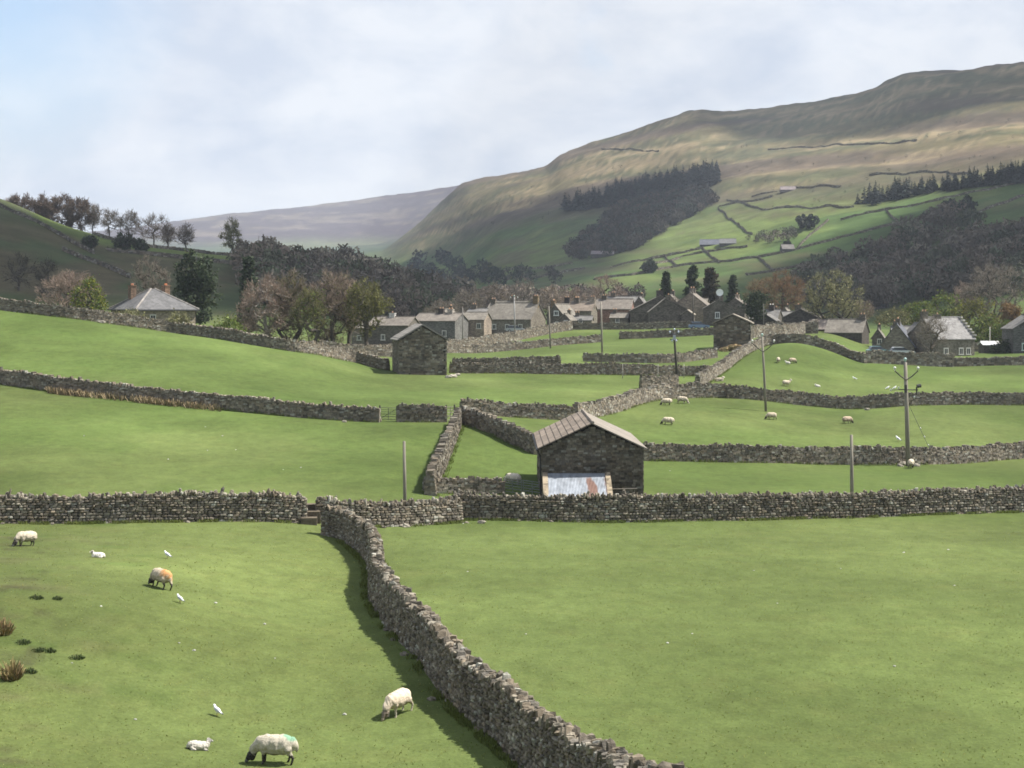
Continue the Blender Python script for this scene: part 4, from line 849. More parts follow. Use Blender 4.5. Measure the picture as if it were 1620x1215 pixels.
tree('budding_tree', 'smaller tree with a bright green patch low in the clump', 492, 458, 551, 228, 54, OLIVE, GRN, 2200, 500, seed=12, low=0.2, npts=100, multi=2, ls=0.2)
tree('budding_tree', 'olive green tree at the right end of the clump, above the middle barn', 580, 440, 551, 230, 66, OLIVE, [(0.10,0.10,0.03),(0.12,0.12,0.035)], 3000, 2300, seed=13, low=0.22, npts=130, ls=0.24)
tree('budding_tree', 'thin brown tree between the broad pinkish one and the olive green one', 553, 440, 551, 238, 52, BROWN, OLIVE, 2600, 500, seed=14, low=0.22, npts=100, ls=0.2)
for k, (px, tp, bs, d, wp, cl, lb) in enumerate([
    (385,497,545,230,52,BROWN,'low brown scrub at the left foot of the clump, beside the bright green bush'),
    (450,505,552,236,60,PINK,'low pinkish scrub under the dark forked tree'),
    (515,510,552,238,66,BROWN,'low brown scrub under the stems of the broad pinkish tree'),
    (205,492,520,232,54,PALE,'pale green scrub in front of the hipped house roof'),
    (282,498,528,232,40,PALE,'small grey green shrub before the right wall of the hipped house')]):
    tree('scrub_bush', lb, px, tp, bs, d, wp, cl, cl if cl is PALE else None, 1700, 500 if cl is PALE else 0, seed=40+k, low=0.05, stem=0.1, npts=60, tl=0.7)
# behind and in the village
for k, (px, tp, bs, d, wp, cl, lb) in enumerate([
    (700,478,512,345,50,GREY,'low tan bare tree behind the house with two chimneys'),
    (742,458,510,390,54,GREY,'bare tree left of the terrace, in front of the dark wood'),
    (775,445,508,430,62,BROWN,'rounded tan bare tree above the left end of the widest terrace roof'),
    (826,443,507,440,70,GREY,'rounded tan bare tree above the middle of the widest terrace roof'),
    (872,452,505,420,56,BROWN,'brown bare tree above the small dark gable'),
    (908,458,505,410,46,PINK,'small pinkish bare tree above the wide brown roof'),
    (958,434,500,370,62,PINK,'pinkish bare tree with a pointed top above the red brown wall'),
    (1060,470,500,345,44,GREY,'pale bare branches in front of the leftmost village conifer'),
    (1000,478,500,372,44,BROWN,'dark brown bare tree left of the biggest pale village slope')]):
    tree('bare_tree', lb, px, tp, bs, d, wp, cl, None, 2600, seed=60+k, low=0.1, stem=0.2, npts=110, tww=0.06)
conifer('leftmost dark conifer above the village roofs', 1054, 430, 492, 362, 26, seed=21)
conifer('tallest dark conifer behind the village, pointed', 1096, 421, 492, 366, 32, seed=22, broad=1.3)
conifer('brownish conifer right of the tallest one behind the village', 1124, 424, 494, 370, 38, [(0.055,0.05,0.03),(0.04,0.042,0.025),(0.07,0.055,0.035)], seed=23, broad=1.6)
conifer('dark conifer directly behind the white dish', 1160, 437, 494, 368, 26, seed=24)
tree('round_bush', 'round very dark bush between the far barn and the rust coloured tree', 1194, 459, 506, 300, 36, OLIVE, DKG, 100, 3000, seed=25, low=0.04, stem=0.12, npts=90, ls=0.3, lumpy=0.1)
tree('budding_tree', 'tan rounded tree left of the rust coloured one', 1206, 437, 502, 345, 52, [(0.2,0.15,0.08),(0.16,0.13,0.07)], None, 4200, seed=26, low=0.08, npts=130, tww=0.06)
tree('budding_tree', 'large rust coloured tree rising behind the cottages', 1236, 424, 505, 340, 76, RUST, OLIVE, 5200, 900, seed=27, low=0.08, npts=170, tww=0.06, ls=0.2)
tree('spreading_tree', 'big pale green spreading tree with a dark trunk on the right of the village', 1318, 430, 524, 300, 88, PALE, PALE, 3600, 2600, seed=28, low=0.16, stem=0.26, npts=170, multi=3, ls=0.25, lumpy=0.5, r0=0.42, bark=np.array((0.05,0.045,0.04)))
tree('scrub_bush', 'brownish scrub right of the spreading tree, above the pinkish gable', 1362, 478, 512, 320, 48, BROWN, PALE, 1800, 400, seed=29, low=0.05, stem=0.1, npts=80)
tree('scrub_bush', 'pale olive scrub above the dark slate cottage', 1414, 490, 520, 300, 54, OLIVE, PALE, 1500, 700, seed=30, low=0.05, stem=0.1, npts=80)
tree('bare_tree', 'slender bare tree on the lawn before the biggest right hand roof', 1476, 500, 563, 252, 52, GREY, None, 1700, seed=31, low=0.22, npts=110, multi=2, stem=0.26, tww=0.035)
tree('bare_tree', 'big grey brown bare tree at the upper right, above the orange bush', 1572, 414, 510, 345, 98, GREY, None, 6200, seed=32, low=0.1, npts=200, multi=3, tww=0.06)
tree('bare_tree', 'pinkish low tree left of the big bare tree at the upper right', 1530, 448, 505, 350, 58, PINK, None, 2600, seed=33, low=0.08, npts=100, tww=0.06)
for k, (px, tp, bs, d, wp, tw_, lf, lb) in enumerate([
    (1452,478,535,310,66,OLIVE,GRN,'olive thicket behind the left chimney of the biggest right hand roof'),
    (1500,462,540,318,84,OLIVE,GRN,'tall green thicket behind the biggest right hand roof'),
    (1548,470,548,312,84,OLIVE,YEL+OLIVE,'green and ochre thicket right of the biggest roof'),
    (1570,500,552,296,66,OLIVE,GRN,'dense green thicket above the white roofed shed'),
    (1600,478,545,304,42,RUST,[(0.19,0.12,0.05),(0.16,0.105,0.045)],'orange brown bush near the right edge'),
    (1632,490,545,300,50,OLIVE,GRN,'green bush cut by the right edge behind the dark gabled house')]):
    tree('thicket_bush', lb, px, tp, bs, d, wp, tw_, lf, 1500, 2600, seed=80+k, low=0.03, stem=0.12, npts=120, ls=0.32, lumpy=0.4, group='thickets beside the house on the right')
tree('hedge_bush', 'low dark hedge between the white roofed shed and the house at the right edge', 1592, 541, 562, 272, 46, OLIVE, DKG, 100, 1800, seed=90, low=0.02, stem=0.1, npts=70, lumpy=0.1)
tree('round_tree', 'lone round dark tree on the bright fields of the fell', 1028, 411, 432, P(1028,432,500)[1], 26, OLIVE, DKG, 100, 1300, seed=91, low=0.08, stem=0.15, npts=70, ls=1.4, lumpy=0.1, group='lone trees on the fell')
# thin line of trees along the crest of the left hill
CRB = [(0.12,0.088,0.066),(0.095,0.072,0.055),(0.14,0.10,0.075)]
crest = [(36,309,344,62,CRB,'leftmost tree on the crest of the left hill, broad and reddish brown'),
 (68,314,351,44,CRB,'second tree on the left hill crest, touching the leftmost'),
 (97,311,357,64,CRB,'darkest broad tree of the left hill crest, right of the touching pair'),
 (128,317,366,50,CRB,'reddish tree at the right end of the close group on the crest'),
 (147,323,370,22,GREY,'small pale tree just right of the close crest group'),
 (173,329,377,40,GREY,'open branched pale tree standing clear on the crest'),
 (204,336,381,34,GREY,'pale tree with daylight through it, second standing clear on the crest'),
 (243,339,388,54,BROWN,'dark topped tree on the crest above the hipped house'),
 (266,357,390,24,BROWN,'low dark tree tucked right of the dark topped crest tree'),
 (294,358,394,26,GREY,'small slim tree on the crest left of the lone tall one'),
 (367,348,404,33,PALE,'lone tall olive tree at the right end of the crest')]
for k, (px, tp, bs, wp, cl, lb) in enumerate(crest):
    d = 606 if px < 300 else 600
    tree('hill_tree', lb, px, tp, bs, d, wp, cl, cl if cl is PALE else None, 4600 if k < 4 else 1300, 500 if cl is PALE else 0, seed=120+k, low=-0.02 if k < 4 else 0.2, stem=0.12 if k < 4 else 0.24, npts=80, tl=1.6, tww=0.16 if k < 4 else 0.12, ls=0.7, group='trees on the crest of the left hill', r0=0.3)
for k, (px, tp, bs, wp, lb) in enumerate([(143,374,393,20,'small dark bush on the left hillside under the bright strip'),(196,366,396,36,'dark bushy clump on the left hillside below the crest trees'),(222,380,400,26,'dark shrub right of the bushy clump on the left hillside'),
    (30,395,460,60,'dark brown bare tree low on the left hillside at the left edge'),(75,410,470,44,'dark bare tree low on the left hillside, left of the reddish brown tree')]):
    q = P(px, bs, 330); tree('hill_shrub' if k < 3 else 'hill_tree', lb, px, tp, bs, q[1], wp, [(0.05,0.045,0.035),(0.06,0.055,0.035)], DKG if k < 3 else None, 900, 500 if k < 3 else 0, seed=140+k, low=0.05, stem=0.15, npts=70, tl=1.2, tww=0.10, ls=0.8, group='scrub on the left hillside')

# woods that read as one mass: one object each
def wood(name, label, poly, n, hpx, cols, seed, dmin, quads=70, kind='round', size=0.55, floor=0.0):
    quads = int(quads*2.6); rg = np.random.default_rng(seed); poly = np.array(poly, float); mb = MB(); k = 0; lo = poly.min(0); hi = poly.max(0)
    def inside(x, y):
        c = False; j = len(poly)-1
        for i in range(len(poly)):
            if (poly[i,1] > y) != (poly[j,1] > y) and x < (poly[j,0]-poly[i,0])*(y-poly[i,1])/(poly[j,1]-poly[i,1])+poly[i,0]: c = not c
            j = i
        return c
    first = None
    while k < n:
        px, py = lo+(hi-lo)*rg.random(2)
        if not inside(px, py): continue
        q = P(px, py, dmin); d = q[1]; h = hpx*d/F*(0.7+0.55*rg.random()); k += 1
        if first is None: first = q
        c0 = np.asarray(cols[rg.integers(0, len(cols))])*(0.75+0.55*rg.random())
        if kind == 'round':
            w = h*(0.42+0.25*rg.random()); v = rg.normal(size=(quads,3)); v /= np.linalg.norm(v, axis=1)[:, None]; v *= (0.45+0.55*rg.random((quads,1))**0.5)
            C = q+np.array([0,0,h*0.56])+v*np.array([w,w,h*0.46])
            A = rg.normal(size=(quads,3)); A[:,2] += 0.8; A /= np.linalg.norm(A, axis=1)[:, None]; B = np.cross(A, rg.normal(size=(quads,3))); B /= np.linalg.norm(B, axis=1)[:, None]
            s = size*h*0.13*(0.5+rg.random((quads,1))); mb.quads(C, A*s, B*s*0.32, c0*(0.82+0.36*rg.random((quads,1))))
            mb.tube([q-(0,0,0.5), q+(0,0,h*0.5), q+(0.3,0,h*0.9)], [h*0.025,h*0.018,h*0.005], 4, (0.05,0.042,0.035), cap=False)
        else:
            w = h*0.24; f = rg.random(quads)**1.4; a = rg.random(quads)*6.283; r = w*(1-f)*(0.6+0.5*rg.random(quads))
            C = q+np.stack([r*np.cos(a), r*np.sin(a), h*(0.06+0.94*f)], -1)
            U = np.stack([np.cos(a), np.sin(a), -0.5+0.4*rg.random(quads)], -1); W_ = np.stack([-np.sin(a), np.cos(a), 0.3*rg.normal(size=quads)], -1)
            s = (size*h*0.10*(1.15-f)*(0.7+0.6*rg.random(quads)))[:, None]; mb.quads(C, U*s, W_*s*0.6, c0*(0.7+0.6*rg.random((quads,1))))
            mb.tube([q-(0,0,0.5), q+(0,0,h*0.96)], [h*0.02,h*0.004], 4, (0.05,0.042,0.035), cap=False)
    tag(mb.build(name, M_TWIG, loc=first), label, 'wood', kind='stuff')
DKB = [(0.14,0.112,0.084),(0.11,0.094,0.072),(0.165,0.132,0.098),(0.098,0.104,0.062),(0.125,0.105,0.082),(0.20,0.172,0.128),(0.085,0.10,0.058)]
wood('valley_wood', 'dark purple brown bare wood filling the valley behind the left trees', [(378,416),(440,428),(520,436),(580,442),(630,458),(690,480),(745,492),(740,506),(560,506),(400,480)], 330, 42, DKB, 5, 330, 80)
wood('slope_wood', 'dark bare wood covering the foot of the right hillside', [(1245,458),(1330,440),(1400,424),(1470,410),(1530,400),(1640,386),(1640,470),(1500,470),(1380,492),(1270,492)], 300, 40, [tuple(np.array(c)*0.72+0.006) for c in DKB]+[(0.045,0.05,0.03)], 6, 400, 80)
wood('slope_wood', 'scattered dark trees climbing above the foot wood to the right edge', [(1300,430),(1400,400),(1480,352),(1540,346),(1560,380),(1640,366),(1640,392),(1480,402),(1380,420)], 30, 34, [tuple(np.array(c)*0.72+0.006) for c in DKB], 7, 400, 90)
wood('conifer_plantation', 'long dark blue green conifer plantation across the fell', [(888,335),(935,318),(1000,302),(1070,288),(1134,275),(1136,292),(1100,308),(1010,322),(930,334)], 300, 24, [(0.018,0.027,0.024),(0.022,0.034,0.026),(0.016,0.022,0.022)], 8, 700, 60, 'cone', 0.9)
wood('larch_wood', 'brown larch wood hanging below the dark plantation', [(900,402),(945,366),(985,338),(1060,322),(1110,312),(1134,322),(1060,362),(1000,398),(960,410),(905,412)], 360, 20, [(0.055,0.048,0.036),(0.045,0.042,0.032),(0.065,0.052,0.04),(0.034,0.042,0.03)], 9, 700, 60, 'round', 0.8)
wood('conifer_plantation', 'narrow conifer plantation on the right of the fell, reaching the right edge', [(1352,324),(1400,312),(1500,298),(1530,292),(1625,276),(1640,288),(1530,300),(1440,312),(1380,325)], 150, 26, [(0.025,0.035,0.028),(0.03,0.04,0.03),(0.05,0.055,0.045)], 10, 700, 60, 'cone', 0.9)
wood('valley_scrub', 'low dark trees dotted over the shaded fields at the valley bottom', [(640,418),(720,412),(730,424),(900,440),(930,452),(700,462),(640,440)], 50, 20, [(0.035,0.045,0.035),(0.05,0.047,0.04)], 11, 560, 60)
wood('fell_scrub', 'grey brown scrub and bushes around the farm on the fell', [(1170,384),(1215,374),(1262,368),(1270,378),(1215,386)], 30, 12, [(0.13,0.10,0.09),(0.09,0.075,0.06),(0.07,0.07,0.05)], 12, 560, 50)
wood('village_scrub', 'tan bare scrub in a band behind the terrace roofs', [(610,500),(700,486),(780,474),(900,476),(1010,478),(1010,492),(800,494),(640,508)], 110, 26, [(0.16,0.125,0.095),(0.13,0.105,0.08),(0.19,0.15,0.115),(0.11,0.085,0.07)], 13, 350, 80)
for k, (px, tp, bs, wp, lb) in enumerate([(1503,315,350,32,'left of two dark trees above the wood on the right of the fell'),(1530,311,345,34,'right of two dark trees above the wood on the right of the fell'),(1276,338,362,40,'dark flat topped bush on the fell, right of the farm'),
    (662,392,420,28,'left of the dark tree pair near the mouth of the valley'),(700,392,418,32,'right of the dark tree pair near the mouth of the valley'),(1245,384,396,14,'little tree beside the small barn on the fell')]):
    q = P(px, bs, 480); tree('fell_tree', lb, px, tp, bs, q[1], wp, [(0.045,0.045,0.035)], [(0.028,0.036,0.026),(0.038,0.042,0.03)], 300, 700, seed=160+k, low=0.05, stem=0.15, npts=60, tl=1.6, tww=0.12, ls=1.6, group='lone trees on the fell')
wood('fell_scrub', 'tiny dark thorn bushes and rocks dotted over the open fell', [(740,320),(880,285),(1100,240),(1400,200),(1620,190),(1620,270),(1400,300),(1240,345),(1150,310),(900,350),(700,400)], 110, 5, [(0.05,0.05,0.035),(0.08,0.07,0.055),(0.04,0.045,0.03)], 14, 700, 16)
# ------------------------------------------------------------------ animals
def remesh(mb, vox):
    o = mb.build('union', M_WOOL); m = o.modifiers.new('r', 'REMESH'); m.mode = 'VOXEL'; m.voxel_size = vox
    sm = o.modifiers.new('s', 'SMOOTH'); sm.factor = 0.5; sm.iterations = 3
    e = o.evaluated_get(bpy.context.evaluated_depsgraph_get()); me = e.to_mesh()
    V = np.empty(len(me.vertices)*3); me.vertices.foreach_get('co', V); Fc = [tuple(p.vertices) for p in me.polygons]; Nn = np.empty(len(me.vertices)*3); me.vertices.foreach_get('normal', Nn)
    e.to_mesh_clear(); old = o.data; bpy.data.objects.remove(o); bpy.data.meshes.remove(old)
    return V.reshape(-1, 3), Fc, Nn.reshape(-1, 3)
def chain(mb, pts, rad, n=10):
    for a, b, ra, rb in zip(pts[:-1], pts[1:], rad[:-1], rad[1:]): mb.tube([a, b], [ra, rb], n)
    for p, r in zip(pts, rad): mb.ell(p, (r,r,r), nu=10, nv=6)
def sheep_mesh(pose, seed=0, turn=0.0):
    mb = MB(); A = np.array
    lie = pose == 'lie'; dz = -0.30 if lie else 0.0
    mb.ell((-0.20,0,0.50+dz), (0.32,0.25,0.26)); mb.ell((0.02,0,0.49+dz), (0.36,0.255,0.265)); mb.ell((0.24,0,0.50+dz), (0.26,0.22,0.25)); mb.ell((-0.40,0,0.52+dz), (0.16,0.17,0.19)); mb.ell((-0.54,0,0.44+dz), (0.06,0.05,0.12))
    hd = {'graze': A([0.66,turn,0.13]), 'stand': A([0.60,turn,0.86]), 'lie': A([0.50,turn+0.1,0.52])}[pose]
    nk = A([0.36,0,0.54+dz]); mid = (nk+hd)/2+A([0.05,0,0.06 if pose != 'stand' else -0.02])
    chain(mb, [nk, mid, hd+A([-0.05,0,0.02])], [0.185,0.125,0.085])
    dr = {'graze': A([0.42,turn*0.6,-0.75]), 'stand': A([0.9,turn,-0.42]), 'lie': A([0.85,0.4,-0.4])}[pose]; dr = dr/np.linalg.norm(dr)
    if pose == 'graze': hd = hd+A([0.0,0,0.10])
    chain(mb, [hd, hd+dr*0.10, hd+dr*0.20], [0.082,0.066,0.046])
    sd = np.cross(dr, A([0,0,1.])); sd /= np.linalg.norm(sd)
    for s in (-1, 1): chain(mb, [hd+sd*s*0.05, hd+sd*s*0.13+A([-0.02,0,0.01])], [0.028,0.018], 6)
    if lie:
        for s in (-1, 1): chain(mb, [A([0.30,s*0.17,0.10]), A([0.48,s*0.15,0.05]), A([0.34,s*0.20,0.035])], [0.06,0.04,0.03]); chain(mb, [A([-0.30,s*0.2,0.12]), A([-0.12,s*0.27,0.06]), A([-0.34,s*0.29,0.04])], [0.10,0.05,0.03])
    else:
        rg = np.random.default_rng(seed)
        for s in (-1, 1):
            f = 0.05*rg.normal(); chain(mb, [A([0.28,s*0.13,0.40]), A([0.29+f*0.4,s*0.125,0.25]), A([0.28+f,s*0.12,0.05]), A([0.30+f,s*0.12,0.025])], [0.085,0.040,0.030,0.036])
            f = 0.06*rg.normal(); chain(mb, [A([-0.34,s*0.14,0.42]), A([-0.30+f,s*0.135,0.30]), A([-0.40+f,s*0.13,0.20]), A([-0.36+f,s*0.125,0.05]), A([-0.34+f,s*0.125,0.025])], [0.12,0.058,0.036,0.030,0.036])
    V, Fc, Nn = remesh(mb, 0.02)
    hdist = np.linalg.norm(V-(hd+dr*0.08), axis=1); leg = (V[:,2] < 0.27) & (hdist > 0.2) if not lie else (V[:,2] < 0.09)
    fl = (hdist > 0.20) & ~leg
    k = fbm(V[:,0]*14+V[:,2]*5, V[:,1]*14+V[:,2]*11, seed, 3)-0.5; V = V+Nn*(k*0.05*fl)[:, None]
    return V, Fc, hdist, leg, hd+dr*0.2
def sheep(label, px, py, face, pose='graze', seed=0, scale=1.0, wool=(0.46,0.40,0.31), facec=(0.045,0.04,0.037), legc=(0.06,0.052,0.045), mark=None, turn=0.0, d=None, name='sheep', group='sheep in the pastures', cat='sheep'):
    q = P(px, py) if d is None else PD(px, d)
    V, Fc, hdist, leg, muz = sheep_mesh(pose, seed, turn)
    c = np.tile(np.array(wool), (len(V),1))*(0.82+0.36*fbm(V[:,0]*5+seed, V[:,2]*5+V[:,1]*4, seed+5, 3))[:, None]
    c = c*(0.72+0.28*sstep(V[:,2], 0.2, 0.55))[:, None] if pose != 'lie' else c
    c[hdist < 0.19] = facec; c[leg] = legc
    mz = np.linalg.norm(V-muz, axis=1) < 0.075; c[mz] = np.maximum(np.array(facec)*2.2, 0.14)
    if mark is not None:
        mc, mp_, mr = mark; t = 1-sstep(np.linalg.norm((V-np.array(mp_))/np.array(mr), axis=1)+0.5*(fbm(V[:,0]*9, V[:,1]*9+V[:,2]*9, 4, 2)-0.5), 0.6, 1.0); c = c*(1-t[:, None]*0.85)+np.array(mc)*t[:, None]*0.85
    mb = MB(); mb.add(V*scale, Fc, c); o = mb.build(name, M_WOOL, smooth=True); o.location = [float(t) for t in q-np.array([0,0,0.015])]; o.rotation_euler = (0,0,R(face))
    # follow the slope of the ground
    e = 0.4; gx = (zxy(q[0]+e, q[1])-zxy(q[0]-e, q[1]))/(2*e); gy = (zxy(q[0], q[1]+e)-zxy(q[0], q[1]-e))/(2*e)
    n = Vector((-float(gx), -float(gy), 1)).normalized(); rot = Vector((0,0,1)).rotation_difference(n)
    o.rotation_euler = (rot.to_matrix() @ Euler((0,0,R(face))).to_matrix()).to_euler()
    return tag(o, label, cat, group)
from mathutils import Vector, Euler
CR = (0.50,0.43,0.33); DK = (0.05,0.044,0.04); WH = (0.66,0.62,0.55)
sheep('nearest ewe grazing, black face and a green mark on its rump', 436, 1208, 176, 'graze', 1, 1.0, (0.44,0.40,0.32), mark=((0.16,0.34,0.22),(-0.42,0.0,0.72),(0.24,0.2,0.16)))
sheep('pale cream ewe grazing towards us left of the winding wall, white legs', 630, 1131, 236, 'graze', 2, 0.94, (0.56,0.47,0.36), (0.16,0.13,0.10), (0.50,0.44,0.36))
sheep('ewe with an orange stained back grazing away from us, near two white gulls', 253, 930, 138, 'graze', 3, 0.95, (0.46,0.39,0.29), mark=((0.50,0.24,0.08),(-0.3,-0.1,0.66),(0.42,0.4,0.34)))
sheep('ewe grazing near the left edge just under the front wall', 41, 864, 232, 'graze', 4, 0.9, (0.46,0.40,0.31))
for k, a in enumerate([
    ('white lamb lying in the nearest field, below the front wall', 155, 882, 185, 'lie', 0.5, WH, (0.35,0.32,0.28)),
    ('greyish lamb lying left of the nearest ewe', 313, 1186, 10, 'lie', 0.52, (0.52,0.48,0.42), (0.2,0.19,0.18))]):
    sheep(a[0], a[1], a[2], a[3], a[4], 10+k, a[5], a[6], a[7], a[7], name='lamb', cat='lamb', group='lambs')
for k, a in enumerate([
    ('ewe grazing left in the pasture behind the nearest barn, lowest of three there', 1057, 672, 184, 'graze', CR, DK),
    ('ewe grazing left just under the pale sunlit wall, left of another', 1055, 641, 190, 'graze', CR, DK),
    ('ewe feeding to the right under the pale sunlit wall, right of another', 1079, 638, -22, 'graze', CR, (0.4,0.35,0.28)),
    ('ewe lying in the corner where pale and dark walls meet', 1138, 603, -15, 'lie', CR, (0.45,0.4,0.33)),
    ('ewe standing broadside right of the forked poles pasture middle, brown fleece', 1340, 670, 20, 'graze', (0.42,0.33,0.24), DK),
    ('small ewe grazing at the foot of the single forked pole', 1220, 664, 200, 'graze', (0.42,0.36,0.27), DK),
    ('ewe resting against the front of the wall left of the plain post', 1302, 731, 175, 'lie', CR, (0.4,0.36,0.3)),
    ('ewe grazing away at the foot of the tall forked pole', 1441, 741, 65, 'graze', CR, DK),
    ('lone ewe high in the far right pasture, left of a ewe with lamb', 1231, 574, 80, 'graze', CR, (0.4,0.36,0.3)),
    ('ewe at the top of the far right pasture with a white lamb beside it', 1253, 575, 25, 'graze', (0.42,0.34,0.25), DK),
    ('ewe with its head up behind the dark wavy wall', 1243, 611, 25, 'stand', CR, (0.5,0.46,0.4)),
    ('pale sheep inside the pen, seen through the metal hurdles', 812, 766, 150, 'graze', (0.58,0.52,0.43), (0.45,0.4,0.33))]):
    sheep(a[0], a[1], a[2], a[3], a[4], 20+k, 1.0, a[5], a[6], DK if a[6] is DK else (0.3,0.26,0.2))
sheep('tiny white lamb beside the ewe at the top of the far right pasture', 1246, 577, 160, 'stand', 40, 0.6, WH, (0.6,0.57,0.5), (0.5,0.47,0.4), name='lamb', cat='lamb', group='lambs')
sheep('tiny white lamb lying in the far right pasture behind the wavy wall', 1293, 612, 175, 'lie', 41, 0.6, WH, (0.6,0.57,0.5), (0.5,0.47,0.4), name='lamb', cat='lamb', group='lambs')
# gulls
def gull(label, px, py, face, s=1.0, d=None):
    mb = MB(); A = np.array
    mb.ell((0,0,0.20), (0.17,0.075,0.075), axes=np.array([[0.94,0,0.34],[0,1,0],[-0.34,0,0.94]])); chain(mb, [A([0.10,0,0.25]), A([0.165,0,0.33])], [0.055,0.042], 8); chain(mb, [A([0.165,0,0.335]), A([0.235,0,0.315])], [0.022,0.008], 6); chain(mb, [A([-0.10,0,0.15]), A([-0.30,0,0.10])], [0.05,0.015], 8)
    for y in (-0.03, 0.03): chain(mb, [A([0.0,y,0.15]), A([0.01,y,0.0])], [0.013,0.011], 6)
    V, Fc, Nn = remesh(mb, 0.011); c = np.tile(A([0.78,0.78,0.77]), (len(V),1))
    wing = (np.abs(V[:,1]) > 0.028) & (V[:,0] < 0.09) & (V[:,2] > 0.11) & (V[:,2] < 0.27) & (Nn[:,2] > -0.2); c[wing] = (0.42,0.43,0.46); c[V[:,0] < -0.24] = (0.12,0.12,0.13)
    c[(V[:,2] < 0.10) & (V[:,0] > -0.1)] = (0.35,0.22,0.08); c[V[:,0] > 0.205] = (0.5,0.33,0.06)
    q = P(px, py) if d is None else PD(px, d); b = MB(); b.add(V*s, Fc, c); o = b.build('gull', M_PLAIN, smooth=True); o.location = [float(t) for t in q]; o.rotation_euler = (0,0,R(face))
    return tag(o, label, 'gull', 'gulls on the grass')
gull('white gull on the turf above the orange backed ewe', 265, 884, 150, 0.9)
gull('white gull on the turf below the orange backed ewe', 285, 954, 140, 0.85)
gull('white gull standing upslope of the nearest ewe', 344, 1133, 140, 0.85)
gull('gull standing behind the wall left of the tall forked pole', 1421, 699, 120, 1.5)
gull('left of two tiny gulls behind the wavy wall, near the tall forked pole', 1404, 617, 20, 1.4)
gull('right of two tiny gulls behind the wavy wall, near the tall forked pole', 1415, 617, 20, 1.4)
gull('lone tiny gull in the middle of the far right pasture', 1352, 602, 160, 1.4)
# ------------------------------------------------------------------ poles, gates, tufts
PW = (0.21,0.19,0.155)
def pole(label, px, top, d, r=0.15, lean=0.0, col=PW, arms=None, name='utility_pole', cat='pole', group='wooden poles', base=None):
    q = PD(px, d); h = (HY-top)/F*d-q[2]; root = thing(name, label, cat, q, 0, group)
    t = np.array([lean,0,h]); m = MB(); m.tube([(0,0,-0.5), t*0.5, t], [r,r*0.88,r*0.72], 10, col); m.build('shaft', M_WOOD, root, True)
    def ins(p, s=1.0, c=(0.75,0.74,0.70)):
        i = MB(); p = np.asarray(p); i.tube([p,p+(0,0,0.08*s),p+(0,0,0.10*s),p+(0,0,0.2*s),p+(0,0,0.22*s),p+(0,0,0.34*s)], [0.03*s,0.03*s,0.10*s,0.09*s,0.13*s,0.05*s], 8, c); i.build('insulator', M_PLAIN, root, True)
    if arms:
        f, w, up = arms; z = h*f; a = MB(); base_ = np.array([lean*f,-r,z])
        for s in (-1, 1): a.tube([base_, base_+(s*w*0.5,0,up*0.42), base_+(s*w,0,up)], 0.055, 6, (0.10,0.09,0.075))
        a.build('fork_arm', M_WOOD, root)
        for s in (-1, 1): ins(base_+(s*w,0,up))
        ins(t, 1.1, (0.45,0.6,0.58))
    return root, h, ins
tp, th_, ins = pole('tall near pole with forked arms, switch gear and a stay wire', 1437, 573, 124.0, 0.19, -0.25, arms=(0.83,0.95,0.75), group='forked electricity poles')
g = MB(); z = th_*0.735
g.tube([(-0.85,-0.22,z+0.03),(0.75,-0.22,z)], 0.045, 6, (0.05,0.045,0.04)); g.tube([(0.62,-0.22,z-0.4),(0.62,-0.22,z+0.25)], 0.06, 6, (0.04,0.04,0.04)); g.tube([(0.62,-0.3,z+0.3),(0.95,-0.3,z+0.36)], 0.15, 8, (0.05,0.05,0.05)); g.box((-0.28,-0.25,z+0.1), (0.08,0.1,0.32), 0, (0.06,0.055,0.05)); g.tube([(0.3,-0.24,z-0.55),(0.85,-0.24,z-0.65)], 0.04, 6, (0.08,0.08,0.08))
g.build('switch_gear', M_METAL, tp)
for p in ((-1.5,-0.22,z-0.15),(-0.85,-0.22,z+0.03),(0.42,-0.25,z-0.72)): ins(p, 0.7)
g = MB(); g.tube([(-0.85,-0.22,z+0.02),(-1.5,-0.22,z-0.02)], 0.025, 5, (0.1,0.1,0.1)); g.build('bracket', M_METAL, tp)
g = MB(); e = PD(1482, 127); l0 = np.array(tp.location); g.tube([(0.0,0,th_*0.6), e-l0], 0.018, 5, (0.12,0.12,0.12)); g.build('stay_wire', M_METAL, tp)
for f in (0.42, 0.56, 0.7): ins(np.array([0,0,th_*0.6])*(1-f)+(e-l0)*f, 0.5)
pole('slimmer forked pole in the middle of the right pasture', 1212, 533, 160.5, 0.14, -0.42, arms=(0.80,1.15,0.95), group='forked electricity poles')
p3, h3_, ins3 = pole('dark leaning pole with a cluster of pale insulators, by the small enclosure stub', 1072, 524, 184, 0.17, -0.45, (0.055,0.05,0.04), group='forked electricity poles')
b = MB(); b.tube([(-1.0,-0.2,h3_-0.35),(0.1,-0.2,h3_-0.3)], 0.06, 6, (0.06,0.06,0.065)); b.tube([(-0.95,-0.2,h3_-1.0),(0.05,-0.2,h3_-1.0)], 0.06, 6, (0.05,0.05,0.05)); b.box((-0.42,-0.3,h3_-0.75), (0.16,0.15,0.3), 0, (0.35,0.37,0.42)); b.build('switch_gear', M_METAL, p3)
for p in ((-0.95,-0.2,h3_-0.3),(-0.42,-0.2,h3_+0.02),(0.08,-0.2,h3_-0.28),(-0.7,-0.3,h3_-1.35),(-0.2,-0.3,h3_-1.35)): ins3(p, 1.0, (0.62,0.66,0.78))
pole('thin bare pole standing behind the pale curved wall, left of the lengthwise wall', 641, 698, 86, 0.11, -0.06)
pole('thick plain post behind the front wall, left of the tall forked pole', 1348, 688, 95, 0.125, -0.04)
pole('pale lone pole beyond the grassy opening, left of the village middle', 953, 478, 216, 0.15, -0.2)
